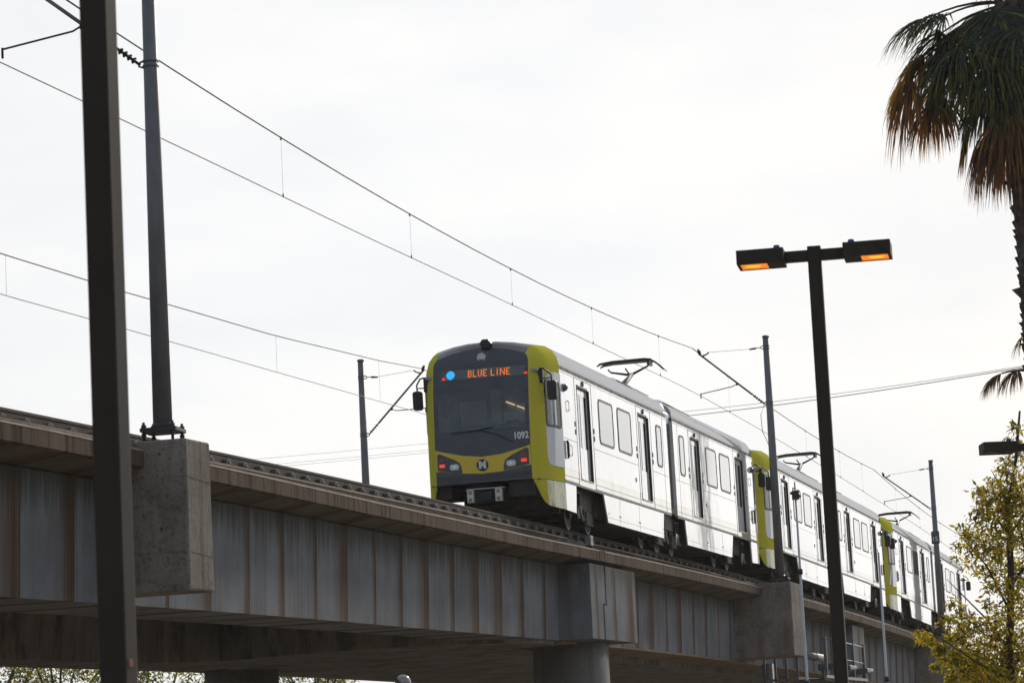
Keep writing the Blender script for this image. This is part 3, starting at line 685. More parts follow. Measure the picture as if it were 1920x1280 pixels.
        MB().prism([(1.505, .792), (2.55, .792), (2.42, .235), (1.505, .25)], min(sx*1.29, sx*1.322), max(sx*1.29, sx*1.322)).build('skirt', WHITE, P, fn)
    # coupler and buffers
    cb = MB().box(-.34, .36, .12, 1.6, .40, .64).box(-.36, .38, .06, .3, .655, .675).box(-.12, .14, .05, .5, .45, .60)
    cb.tube([(-.5, .3, .32), (.5, .3, .34)], .02, 6).tube([(-.62, .5, .36), (-.35, .35, .44)], .02, 6)
    c_ = cb.build('coupler', DARKM, P, fn, bevel=.01)
    MB().box(-.37, .39, .04, .32, .668, .690).build('coupler_cover', CABGREY, c_, fn)
    for x in (-.285, .285):
        bf = MB().box(x-.065, x+.065, .0, .12, .41, .66).build('buffer', SILVER, c_, fn, bevel=.008)
        MB().box(x-.035, x+.035, -.006, .0, .575, .64).box(x-.035, x+.035, -.006, .0, .43, .50).build('reflector', AMB2, bf, fn)
    MB().box(-.4, 1.15, 1.55, 1.62, .2, .85).box(.3, 1.12, 1.0, 1.5, .3, .75).box(-1.1, -.75, .35, 1.4, .55, .80).box(.45, .98, .25, .9, .5, .8).build('underframe', DARK, P, fn)
    MB().box(-1.1, 1.1, .2, 1.5, .79, .81).build('floor_pan', DARK, P, fn)

GREYW = M('worn_tyre_steel', (.06, .06, .06), .5, .4)
MASKD = M('dark_navy_roof', (.03, .034, .05), .22, 0, .2, 1.5, coat=.8)
M_CAB = M('cab_lining', (.30, .40, .52), .7); M_CABL = M('cab_panel_light', (.88, .92, .96), .6); M_DASH = M('dashboard_grey', (.17, .19, .22), .6)
M_CABW = M('cab_door_pane', (.85, .9, .95), .4); M_CLIGHT = M('saloon_tube_light', (.9, .6, .3), .5, emit=(1, .6, .3), es=1.2)
M_BULB = M('headlamp_bulb', (.75, .8, .9), .1, .6); M_EMB = M('emblem_dark', (.02, .02, .022), .35)
AMB2 = M('amber_reflector', (.42, .24, .04), .4)
GLASSC = M('cab_side_glass', (.03, .036, .045), .05, 0, .5, 3, spec=.22, stretch=(1, 1, 3))
def worn():
    m = M('worn_yellow_skirt_patchy', (.50, .50, .27), .4, coat=.5); n = m.node_tree; b = n.nodes['Principled BSDF']
    t = n.nodes.new('ShaderNodeTexCoord'); mp_ = n.nodes.new('ShaderNodeMapping'); mp_.inputs['Scale'].default_value = (1, 2.3, .8)
    no = n.nodes.new('ShaderNodeTexNoise'); no.inputs['Scale'].default_value = 3.2; no.inputs['Detail'].default_value = 3
    n.links.new(t.outputs['Object'], mp_.inputs[0]); n.links.new(mp_.outputs[0], no.inputs['Vector'])
    r_ = n.nodes.new('ShaderNodeValToRGB'); r_.color_ramp.elements[0].position = .52; r_.color_ramp.elements[1].position = .57
    r_.color_ramp.elements[0].color = (.44, .45, .22, 1); r_.color_ramp.elements[1].color = (.22, .21, .03, 1)
    n.links.new(no.outputs['Fac'], r_.inputs[0]); n.links.new(r_.outputs[0], b.inputs['Base Color']); return m
WORNM = worn()
def wsglass():
    m = bpy.data.materials.new('windshield_glass'); m.use_nodes = True; n = m.node_tree; n.nodes.clear()
    o = n.nodes.new('ShaderNodeOutputMaterial'); tr = n.nodes.new('ShaderNodeBsdfTransparent'); gl = n.nodes.new('ShaderNodeBsdfGlossy'); gl.inputs['Roughness'].default_value = .03
    tr.inputs[0].default_value = (.72, .80, .86, 1); gl.inputs[0].default_value = (.8, .85, .9, 1)
    fr_ = n.nodes.new('ShaderNodeFresnel'); fr_.inputs[0].default_value = 1.6
    no = n.nodes.new('ShaderNodeTexNoise'); no.inputs['Scale'].default_value = 1.5
    ma = n.nodes.new('ShaderNodeMath'); ma.operation = 'MULTIPLY_ADD'; ma.inputs[1].default_value = .10; n.links.new(no.outputs['Fac'], ma.inputs[0]); n.links.new(fr_.outputs[0], ma.inputs[2])
    mx = n.nodes.new('ShaderNodeMixShader'); n.links.new(ma.outputs[0], mx.inputs[0]); n.links.new(tr.outputs[0], mx.inputs[1]); n.links.new(gl.outputs[0], mx.inputs[2])
    n.links.new(mx.outputs[0], o.inputs[0]); return m
WSG = wsglass()
def pantograph(P, y, zc):
    ident = None
    pa = MB().tube([(.0, y-2.3, 3.72), (.0, y-3.5+1.0, 3.78)], .05, 6)
    arm = MB().tube([(.12, y-2.6, 3.75), (.05, y-.12, zc-.34)], [.075, .05], 8).tube([(-.05, y-2.5, 3.78), (.0, y-.1, zc-.36)], .025, 6)
    pr_ = arm.build('pantograph', FITTING, P)
    MB().box(-.25, .25, y-3.0, y-2.0, 3.66, 3.80).build('pantograph_base', DARKM, pr_)
    hd = MB()
    hd.tube([(0, y, zc-.34), (-.48, y, zc-.24), (-.55, y, zc-.16)], [.035, .025, .02], 6).tube([(0, y, zc-.34), (.42, y, zc-.16), (.5, y, zc-.10)], [.035, .025, .02], 6)
    hd.tube([(0, y, zc-.36), (-.1, y-.1, zc-.18)], .02, 6)
    for dy in (-.20, .20):
        hd.tube([(-.78, y+dy, zc-.09), (-.7, y+dy, zc-.04), (-.4, y+dy, zc-.01), (.4, y+dy, zc), (.55, y+dy, zc-.02), (.70, y+dy, zc-.13), (.86, y+dy, zc-.30)], [.015, .03, .035, .035, .03, .018, .010], 6)
    hd.box(-.62, .45, y-.2, y+.2, zc-.045, zc-.025).box(.46, .52, y-.22, y+.22, zc-.14, zc-.03)
    hd.build('contact_head', FITTING, pr_)
TL = ['leading white light rail car with yellow nose and lit blue line sign', 'second coupled light rail car of the train behind the tall lamp post',
      'third and rearmost light rail car partly behind the leafy tree']
GP = 'coupled cars of the light rail train'
def make_train(u):
    s0 = 27.4*u; s1 = s0+27.0; tilt = math.atan2(gz(s1)-gz(s0), 27.0)
    root = empty('light_rail_car', mat=Matrix.Translation(LW(s0, 0, 0)) @ Matrix.Rotation(-HEAD, 4, 'Z') @ Matrix.Rotation(tilt, 4, 'X'), label=TL[u], cat='light rail car', group=GP)
    car_end(root, False, u)
    car_end(root, True, u)
    bl = MB()
    for i in range(8):
        y = 12.93+i*.143; bl.ring([(x, z) for x, z in rrect(-1.24, 1.24, .95, 3.40, .15)], [(x, z) for x, z in rrect(-1.16, 1.16, 1.03, 3.32, .12)], y, y+.11, 1)
    bl.build('gangway_bellows', M('bellows_grey', (.10, .11, .12), .7) if 'bellows_grey' not in bpy.data.materials else bpy.data.materials['bellows_grey'], root)
    MB().box(-1.15, 1.15, 12.9, 14.1, .5, .95).build('gangway_floor', DARK, root)
    cv = MB().prism([(x, z) for x, z in ((1.26, 3.0), (1.27, 3.22), (1.1, 3.5), (.8, 3.6), (-.8, 3.6), (-1.1, 3.5), (-1.27, 3.22), (-1.26, 3.0))], 13.1, 13.95, 1)
    cv.build('gangway_cover', M('cover_metal', (.25, .27, .30), .35, .5) if 'cover_metal' not in bpy.data.materials else bpy.data.materials['cover_metal'], root)
    pantograph(root, (16.0, 16.4, 13.6)[u] if u < 2 else 14.6, 4.86-.03)
    if u == 1: MB().box(HW, HW+.0025, 5.0, 8.6, 1.05, 1.66).build('faded_decal', paint('ghost_decal', (.50, .51, .53), .05), root)
    return root
trains = [make_train(u) for u in range(3)]

# ------------------------------------------------------------------ overhead line
def wire(pts, r, n=5): return MB().tube(pts, r, n)
def parab(s0, s1, z0, z1, sag, o0, o1, n=16):
    P = []
    for i in range(n+1):
        t = i/n; P.append((o0+(o1-o0)*t, s0+(s1-s0)*t, z0+(z1-z0)*t-4*sag*t*(1-t)))
    return P
def oz(pts): return [(o, s, z+gz(s)) for o, s, z in pts]
STAG = -.1
oh = empty('overhead_line', mat=LFR, label='dark overhead wires strung above the near track and the train', cat='overhead line')
mes = [(-64, -24.6, 6.15, 6.15, .62), (-24.6, 25.3, 6.15, 6.17, .62), (25.3, 63.6, 6.17, 6.0, .30), (63.6, 101, 6.0, 6.0, .3)]
def mz(s):
    for a, b, z0, z1, sg in mes:
        if a <= s <= b: t = (s-a)/(b-a); return z0+(z1-z0)*t-4*sg*t*(1-t)
def cz(s): return interp([(-64, 4.74), (-25, 4.74), (-8, 4.71), (12, 4.83), (25, 4.96), (63, 4.88), (101, 4.85)])(s)
for a, b, z0, z1, sg in mes: wire(oz(parab(a, b, z0, z1, sg, STAG, STAG)), .0125, 6).build('messenger_wire', WIRE, oh)
wire([(STAG, s, cz(s)+gz(s)) for s in range(-64, 102, 3)], .0085, 6).build('contact_wire', WIRE, oh)
for s in (-50, -42, -34, -18.9, -12.7, -4.5, 3.75, 12.0, 20.4, 31, 38, 46, 54, 60, 70, 78, 86):
    d = MB().tube([(STAG, s, mz(s)+gz(s)), (STAG, s, cz(s)+gz(s))], .0027, 4)
    d.tube([(STAG, s, cz(s)+gz(s)-.01), (STAG, s, cz(s)+gz(s)+.05)], .014, 5).tube([(STAG, s, mz(s)+gz(s)-.04), (STAG, s, mz(s)+gz(s)+.015)], .018, 5)
    d.build('dropper', GREYM, oh)
oh2 = empty('overhead_line', mat=LFR, label='thin overhead wires above the far track left of the train', cat='overhead line')
def lm(s): return interp([(-60, 6.3), (-45, 5.6), (-25, 5.15), (-7, 5.18), (0, 5.26), (10.6, 5.48), (19.7, 5.84), (24.7, 6.12), (45, 5.7), (63, 6.1)])(s)
def lc(s): return interp([(-60, 4.6), (-7, 4.41), (10.5, 4.62), (19.5, 4.76), (24.5, 4.86), (63, 4.8)])(s)
wire([(-7.35, s, lm(s)+gz(s)) for s in range(-60, 64, 2)], .0125, 6).build('messenger_wire', WIRE, oh2)
wire([(-7.35, s, lc(s)+gz(s)) for s in range(-60, 64, 2)], .0085, 6).build('contact_wire', WIRE, oh2)
for s in (-14.6, -6.5, 2, 10.6, 19.7, 33): MB().tube([(-7.35, s, lm(s)+gz(s)), (-7.35, s, lc(s)+gz(s))], .0035, 4).build('dropper', GREYM, oh2)

def catenary_pole(s, o, side, label, zb=-.17, ht=6.6, tuberun=None, zarm=4.62, zpull=6.16, placard=False, feeder=False, reach=1.85, rb=.125):
    """local frame: x across (towards the track is -x*side), z up"""
    root = empty('catenary_pole', mat=lineframe(s, o, zb), label=label, cat='catenary pole', group='steel poles carrying the overhead wires')
    rt_ = .082
    MB().tube([(0, 0, .04), (0, 0, ht)], [rb, rt_], 20).build('mast', GALV, root)
    MB().tube([(0, 0, ht), (0, 0, ht+.02), (0, 0, ht+.05)], [rt_+.02, rt_+.02, rt_-.01], 20).build('mast_cap', GALV, root)
    bp = MB().prism(rrect(-.24, .24, -.24, .24, .04, 3), .0, .045, 2).tube([(0, 0, .045), (0, 0, .12)], [.17, .13], 16); bp.build('base_plate', FITTING, root)
    for x in (-.19, .19):
        for y in (-.19, .19): MB().tube([(x, y, -.14), (x, y, .12)], .02, 8).tube([(x, y, .045), (x, y, .085)], .036, 6, False).tube([(x, y, -.06), (x, y, -.02)], .034, 6, False).build('anchor_bolt', FITTING, root)
    d = -side
    def rad(z): return rb+(rt_-rb)*z/ht
    zl, zu = zarm-zb-.0, zpull-zb
    for z in (zl, zu):
        MB().tube([(0, 0, z-.045), (0, 0, z-.02)], rad(z)+.012, 16).tube([(0, 0, z+.02), (0, 0, z+.045)], rad(z)+.012, 16).tube([(d*(rad(z)-.01), 0, z-.05), (d*(rad(z)+.07), 0, z-.02), (d*(rad(z)+.07), 0, z+.02), (d*(rad(z)-.01), 0, z+.05)], .014, 6).build('bracket', GALV, root)
    zt = tuberun-zb; xt = d*reach
    a = Vector((d*(rad(zl)+.05), 0, zl)); b = Vector((xt, 0, zt)); dr = (b-a).normalized(); L = (b-a).length
    tb = MB().tube([a+dr*.42, b], .027, 10).build('cantilever_tube', GALV, root)
    ins = MB(); k = a+dr*.02
    ins.tube([a, a+dr*.42], .02, 8)
    for i in range(4): ins.tube([a+dr*(.10+i*.075), a+dr*(.125+i*.075)], [.05, .03], 10)
    ins.build('insulator', FITTING, tb)
    MB().tube([b-dr*.02, b+Vector((0, 0, .10))], .04, 8).tube([b, b+Vector((d*.03, 0, .14))], .03, 8).tube([b-dr*.1, b-dr*.1+Vector((-d*.14, 0, .05)), b+Vector((-d*.26, 0, .03))], [.025, .02, .025], 6).build('wire_clamp', FITTING, tb)
    pw = MB().tube([b+Vector((-d*.24, 0, .03)), (d*(rad(zu)+.32), 0, zu-.02)], .006, 5); po_ = pw.build('pull_wire', GREYM, root)
    MB().tube([(d*(rad(zu)+.06), 0, zu), (d*(rad(zu)+.22), 0, zu-.01)], .012, 6).tube([(d*(rad(zu)+.2), 0, zu-.01), (d*(rad(zu)+.38), 0, zu-.025)], [.03, .02], 8).build('turnbuckle', FITTING, po_)
    # registration arm from the tube down to the contact wire
    c = a+dr*(L*.42); zc = 4.90-zb+.10
    e = Vector((d*reach, 0, zc+.02)); e.x = d*(reach+.02)
    ra = MB().tube([c+Vector((0, 0, -.03)), Vector((c.x+d*.12, 0, c.z-.09)), e], .0135, 6).tube([c, c+Vector((0, 0, -.07))], .03, 6).tube([e+Vector((0, 0, .02)), e+Vector((0, 0, -.12))], .018, 6); ra.build('registration_arm', FITTING, root)
    if placard:
        pn = MB().ring(disc(0, 0, .0, 3), disc(0, 0, .0, 3), 0, 0) if False else MB().box(-.155, .155, -.148, -.138, 3.42, 3.90)
        pb = pn.build('pole_placard', M_PLAC, root); 
        text_mesh('placard_number', '15', .24, NUM, pb, Matrix.Translation((-.02, -.152, 3.60)) @ Matrix.Rotation(R(90), 4, 'X'), .003)
    if feeder:
        MB().tube([(d*.15, 0, zl-.05), (d*.26, .0, zl-.3), (d*.24, 0, zl-.75), (d*.12, 0, zl-1.05), (d*.08, 0, zl-1.2)], .009, 6).build('feeder_cable', WIRE, root)
    return root
M_PLAC = M('dark_placard', (.05, .055, .065), .5)
def reachfor(o): return abs(o-STAG)
catenary_pole(-24.65, 1.75, 1, 'thick near catenary pole bolted on concrete block behind dark lamp post', tuberun=6.12, reach=2.0)
catenary_pole(26.4, 1.75, 1, 'catenary pole standing in front of the second train car on large block', tuberun=6.12, reach=1.85, feeder=True)
catenary_pole(66.4, 1.75, 1, 'farthest catenary pole with small number placard beside third train car', tuberun=6.0, reach=1.85, placard=True)
catenary_pole(24.3, -9.1, -1, 'catenary pole on the far side of the deck left of the train nose', zb=-.3, ht=6.75, tuberun=6.05, reach=1.75, zarm=4.42, zpull=6.0)
catenary_pole(-26.0, -9.1, -1, 'catenary pole on the far edge of the deck beyond the left frame', zb=-.3, ht=6.75, tuberun=6.05, reach=1.75, zarm=4.42, zpull=6.0) if False else None

# ------------------------------------------------------------------ distant power lines
def powerline(nm, label, pts, rs, sag=1.0):
    r = empty(nm, label=label, cat='power line')
    for (a, b), rr in zip(pts, rs):
        a, b = Vector(a), Vector(b); P = []
        for i in range(21):
            t = i/20; p = a.lerp(b, t); p.z -= 4*sag*t*(1-t); P.append(p)
        MB().tube(P, rr, 4).build('cable', WIRE, r)
def ray(u, v): return fwd + rt*((u-960)/F_PX) - up*((v-640)/F_PX)
def at(u, v, D): d = ray(u, v); return CAMPOS + d*(D/d.y)
powerline('power_line', 'pair of cables crossing behind the palm and lamp post on the right', [(at(1150, 793, 170), at(2100, 656, 120)), (at(1150, 783, 170), at(2100, 655, 120))], [.016, .01], .25)
powerline('power_line', 'three faint parallel cables crossing the sky left of the train', [(at(250, 880, 230), at(1000, 812, 200)), (at(250, 893, 230), at(1000, 824, 200)), (at(250, 898, 230), at(1000, 829, 200))], [.008, .008, .008], .05)

# ------------------------------------------------------------------ parking lot lamps
LAMPP = {}
def lot_lamp(loc, rotz, top, label, lit=True, sticker=False):
    root = empty('lot_lamp', mat=Matrix.Translation(loc) @ Matrix.Rotation(rotz, 4, 'Z'), label=label, cat='street lamp', group='square bronze parking lot lamps')
    h = top-loc[2]; w = .0635
    p = MB().prism(rrect(-w, w, -w, w, .012, 3), 0, h, 2).build('pole', BRONZE, root)
    MB().box(-.2, .2, -.2, .2, 0, .03).build('base_plate', BRONZE, root, bevel=.004)
    if sticker: MB().box(w, w+.002, -.030, .012, sticker-.018, sticker+.018).build('sticker', M('orange_sticker', (.22, .07, .03), .6), root)
    for sx in (-1, 1):
        MB().box(min(sx*w, sx*.285), max(sx*w, sx*.285), -.04, .04, h-.135, h-.03).build('arm', BRONZE, root, bevel=.004)
        x0, x1 = (.285, .74) if sx > 0 else (-.74, -.285)
        z0, z1 = h-.15, h-.01
        hd = MB(); yy = .185; t = .015
        hd.box(x0, x1, -yy, -yy+t, z0, z1).box(x0, x1, yy-t, yy, z0, z1).box(x0, x0+t, -yy+t, yy-t, z0, z1).box(x1-t, x1, -yy+t, yy-t, z0, z1).box(x0+t, x1-t, -yy+t, yy-t, z1-t, z1)
        xa, xb = (x0+t, x0+.15) if sx > 0 else (x1-.15, x1-t)
        hd.box(xa, xb, -yy+t, yy-t, z0+.004, z0+.012)
        ho = hd.build('lamp_head', BRONZE, root, bevel=.003)
        la, lb = (x0+.15, x1-t) if sx > 0 else (x0+t, x1-.15)
        MB().box(la+.01, lb-.01, -yy+t+.012, yy-t-.012, z0+.006, z0+.014).build('lamp_lens', ORANGE if lit else GLASSD, ho)
        if lit:
            mx_ = la*.45+lb*.55 if sx > 0 else la*.55+lb*.45
            MB().tube([(mx_-.09, -.02, z0+.012), (mx_-.05, -.02, z0+.008), (mx_+.05, -.02, z0+.008), (mx_+.09, -.02, z0+.012)], [.004, .016, .016, .004], 10).build('lamp_bulb', BULB, ho)
        MB().ring([(la, -yy+t), (lb, -yy+t), (lb, yy-t), (la, yy-t)], [(la+.015, -yy+t+.015), (lb-.015, -yy+t+.015), (lb-.015, yy-t-.015), (la+.015, yy-t-.015)], z0-.001, z0+.010, 2).build('lens_frame', BRONZE, ho)
        px = sx*.36
        MB().tube([(px, 0, z1), (px, 0, z1+.05), (px, 0, z1+.055)], [.032, .032, .026], 12).build('photocell', PHOTO, ho)
    return root
def lampspot(u, v, D): p = at(u, v, D); return p
p2 = at(1526, 463, 33.0); lot_lamp((p2.x, p2.y, GROUND), -R(9)+math.atan2(p2.x-CAMPOS.x, -(p2.y-CAMPOS.y))*0-.09*0, p2.z, 'tall square lamp post with two glowing orange heads before the train')
p1 = at(203, 640, 15.0); lot_lamp((p1.x, p1.y, GROUND), -R(19), -.9, 'very close dark lamp post crossing the whole left of the picture', sticker=2.67)
p3 = at(1940, 826, 47.0); lot_lamp((p3.x, p3.y, GROUND), R(4), p3.z, 'unlit lamp head poking in at the right edge before the tree', lit=False)

up_ = empty('utility_pole', loc=(28.6, 72.8, GROUND), label='tall weathered utility pole, seen only as the dark streak mirrored in the first car', cat='utility pole')
MB().tube([(0, 0, 0), (0, 0, 24)], [.24, .17], 14).build('shaft', M('weathered_wood_pole', (.09, .08, .075), .8), up_)
MB().box(-1.2, 1.2, -.06, .06, 22.6, 22.75).build('crossarm', BRONZE, up_)
# ------------------------------------------------------------------ slim masts and a domed post
def mast(u, v, D, label, clamp):
    p = at(u, v, D); root = empty('slim_mast', loc=(p.x, p.y, GROUND), label=label, cat='mast', group='slim metal masts')
    h = p.z-GROUND; n_ = int(h/1.4)
    m = MB()
    m.tube([(0, 0, 0), (0, 0, h*.5), (0, 0, h)], [.024, .020, .011], 12); st = m.build('shaft', M_MAST, root)
    j = MB()
    for i in range(1, n_+1): j.tube([(0, 0, i*1.25), (0, 0, i*1.25+.06)], .028, 12)
    j.build('collar', FITTING, root)
    if clamp:
        MB().box(-.04, .04, -.03, .03, h-.20, h-.10).tube([(-.06, 0, h-.12), (.06, 0, h-.17)], .018, 6).build('clamp', M('rusty_clamp', (.07, .04, .035), .7), root, bevel=.005)
M_MAST = M('aluminium_mast', (.42, .43, .46), .3, .75, .1)
mast(1490, 903, 39, 'slim metal mast with a small clamp near its tip beside the second car', True)
mast(1647, 1035, 39, 'slim bare metal mast right of the lamp post near the third car', False)
pd = at(755, 1264, 38); rd = empty('domed_post', loc=(pd.x, pd.y, GROUND), label='round metallic dome top of a post peeking up at the bottom edge', cat='post')
hh = pd.z-GROUND; MB().tube([(0, 0, 0), (0, 0, hh-.12)], .045, 14).build('post', BRONZE, rd)
dm = MB().grid([[(.088*math.cos(R(e))*math.cos(R(a)), .088*math.cos(R(e))*math.sin(R(a)), hh-.088+.088*math.sin(R(e))) for a in range(0, 361, 20)] for e in range(-50, 91, 14)]); dm.build('dome', M('polished_dome', (.25, .24, .24), .22, .9), rd)

# ------------------------------------------------------------------ catwalk with floodlights beside the viaduct
cw = empty('catwalk', mat=LFR, label='grey service catwalk with handrail, pipe and floodlights beside the viaduct girder', cat='catwalk')
co = 2.35
def cz_(s, z): return z+gz(s)
fl = MB(); 
for (a, b) in ((co-.42, co-.34), (co+.34, co+.42)): fl.add([(a, 26.9, cz_(27, -2.86)), (b, 26.9, cz_(27, -2.86)), (b, 35.5, cz_(35.5, -2.80)), (a, 35.5, cz_(35.5, -2.80)), (a, 26.9, cz_(27, -2.78)), (b, 26.9, cz_(27, -2.78)), (b, 35.5, cz_(35.5, -2.72)), (a, 35.5, cz_(35.5, -2.72))], [(0, 3, 2, 1), (4, 5, 6, 7), (0, 1, 5, 4), (1, 2, 6, 5), (2, 3, 7, 6), (3, 0, 4, 7)])
fl.build('stringer', GALVL := M('light_galvanised', (.18, .19, .21), .5, .4, .2), cw)
dk = MB(); s = 27.0
while s < 35.2: dk.box(co-.34, co+.34, s, s+.5, cz_(s, -2.90), cz_(s, -2.86)); s += .52
dk.build('deck_plank', DARKM, cw)
for o_ in (.9, 1.2, 1.5, 1.8): MB().box(o_, o_+.06, 27.9, 27.98, cz_(28, -2.9), cz_(28, -2.1)).build('rail_post', bpy.data.materials.get('post_grey') or M('post_grey', (.10, .11, .125), .5, .3), cw)
MB().box(.6, co-.4, 27.9, 28.0, cz_(28, -2.85), cz_(28, -2.78)).build('crossbeam', GALVL, cw)
for s in [27.4, 30.2, 33.0, 35.3]:
    MB().box(co+.30, co+.38, s, s+.10, cz_(s, -2.86 if s > 26 else -3.0), cz_(s, -1.72 if s > 26 else -2.35)).build('rail_post', FITG := (bpy.data.materials.get('post_grey') or M('post_grey', (.10, .11, .125), .5, .3)), cw)
MB().tube([(co+.34, 26.5, cz_(26.5, -1.76)), (co+.34, 35.5, cz_(35.5, -1.80))], .022, 8).tube([(co+.34, 29, cz_(29, -2.25)), (co+.34, 35.5, cz_(35.5, -2.28))], .018, 8).build('handrail', FITG, cw)
MB().tube([(co-.2, 27.3, cz_(27.3, -2.20)), (co-.2, 31.0, cz_(31, -2.2))], .10, 18).build('pipe', M('tan_pipe', (.22, .20, .17), .6), cw)
for s in (29.0, 31.0): MB().tube([(co-.2, s, cz_(s, -2.20)), (co-.2, s+.04, cz_(s, -2.20))], .115, 18).build('pipe_collar', FITG, cw)
for s in (28.2, 31.2, 34.9):
    f = MB().add([(co+.0, s, cz_(s, -2.62)), (co+.5, s, cz_(s, -2.56)), (co+.5, s+1.3, cz_(s, -2.50)), (co+.0, s+1.3, cz_(s, -2.55)), (co+.0, s, cz_(s, -2.42)), (co+.5, s, cz_(s, -2.42)), (co+.5, s+1.5, cz_(s, -2.38)), (co+.0, s+1.5, cz_(s, -2.38))], [(0, 3, 2, 1), (4, 5, 6, 7), (0, 1, 5, 4), (1, 2, 6, 5), (2, 3, 7, 6), (3, 0, 4, 7)])
    fo = f.build('floodlight', M('floodlight_blue_grey', (.055, .075, .10), .45) if 'floodlight_blue_grey' not in bpy.data.materials else bpy.data.materials['floodlight_blue_grey'], cw, bevel=.03)
    MB().tube([(co+.1, s+.3, cz_(s, -2.8)), (co+.1, s+.3, cz_(s, -2.6))], .03, 8).build('bracket', REDB if 'REDB' in globals() else FITG, fo)
for s in (28.6, 34.8):
    MB().tube([(co-.5, s, GROUND-.2), (co-.5, s, cz_(s, -2.84))], .13, 16).build('support_post', FITG, cw)
MB().tube([(.95, 28.4, GROUND-.2), (.95, 28.4, cz_(28, -2.33))], .17, 8).build('support_post', GALV, cw)

# ------------------------------------------------------------------ vegetation
LEAFY = leaf_mat('yellow_green_leaf', (.10, .125, .03), (.85, .64, .05), .6)
LEAFD = leaf_mat('dark_green_leaf', (.05, .07, .02), (.45, .42, .04), .6)
BARK = M('grey_brown_bark', (.055, .045, .04), .9, 0, .4, 8, .5, stretch=(1, 1, .3))
def leafblob(m, tint, c, rad, n, size, rnd, squash=.75):
    for _ in range(n):
        while True:
            v = Vector((rnd.uniform(-1, 1), rnd.uniform(-1, 1), rnd.uniform(-1, 1)))
            if v.length < 1: break
        p = Vector(c)+Vector((v.x*rad, v.y*rad, v.z*rad*squash)); L = size*rnd.uniform(.45, 1.4); W = L*rnd.uniform(.28, .42)
        d = Vector((rnd.gauss(0, 1), rnd.gauss(0, 1), rnd.gauss(-.8, .8))).normalized(); sd_ = d.cross(Vector((rnd.gauss(0, 1), rnd.gauss(0, 1), rnd.gauss(0, 1)))).normalized()
        nn = d.cross(sd_)*(L*.12)
        m.add([p, p+d*L*.45+sd_*W*.5+nn, p+d*L, p+d*L*.45-sd_*W*.5+nn], [(0, 1, 2), (0, 2, 3)]); t = rnd.random()**1.15; tint += [t, t]
def tree(name, label, base, limbs, clumps, mat, size, cat='tree', group=None, seed=1):
    rnd = random.Random(seed); root = empty(name, loc=base, label=label, cat=cat, group=group); b = Vector(base)
    tr = MB()
    for pts, r0, r1 in limbs:
        k = len(pts); tr.tube([Vector(p)-b for p in pts], [r0+(r1-r0)*i/(k-1) for i in range(k)], 8)
    lf = MB(); ti = []; tw = tr
    for c, rad, n in clumps:
        c = Vector(c)-b; leafblob(lf, ti, c, rad, n, size, rnd)
        for _ in range(4):
            v = Vector((rnd.uniform(-1, 1), rnd.uniform(-1, 1), rnd.uniform(-1, .8)))*rad*.9; tw.tube([c-v*.6, c+v*.2+Vector((0, 0, -.03)), c+v], [.007, .005, .003], 4)
    lf.build('crown', mat, root, recalc=False, tint=ti); tw.build('trunk', BARK, root)
    return root
# leafy tree at the right edge
D = 50.0; rnd = random.Random(21)
def T(u, v, dd=0): return at(u, v, D+dd)
bx = T(1893, 1280); base = (bx.x, bx.y, GROUND)
tk = [(bx.x+.02, bx.y, GROUND), (bx.x+.05, bx.y, -6), T(1893, 1230), T(1896, 1080), T(1890, 940), T(1905, 860), T(1912, 770)]
limbs = [(tk, .085, .015),
  ([T(1896, 1150), T(1850, 1060, -.3), T(1815, 1020, -.3), T(1790, 990, -.3)], .018, .004),
  ([T(1895, 1220), T(1850, 1160, .3), T(1800, 1110, .4), T(1775, 1085, .4)], .018, .004),
  ([T(1895, 1275), T(1830, 1240, -.5), T(1770, 1200, -.5), T(1725, 1180, -.6)], .02, .004),
  ([T(1892, 1000), T(1850, 950, .3), T(1832, 925, .3)], .022, .005),
  ([T(1893, 960), T(1870, 900, .2), T(1858, 880, .2)], .018, .004),
  ([T(1893, 1100), T(1960, 1010, .3), T(2030, 960, .3)], .03, .006), ([T(1893, 1000), T(1950, 930, -.3), T(1990, 880, -.3)], .02, .005),
  ([T(1895, 1250), T(1960, 1190, .3), T(2060, 1130, .6)], .03, .006)]
cl_ = []
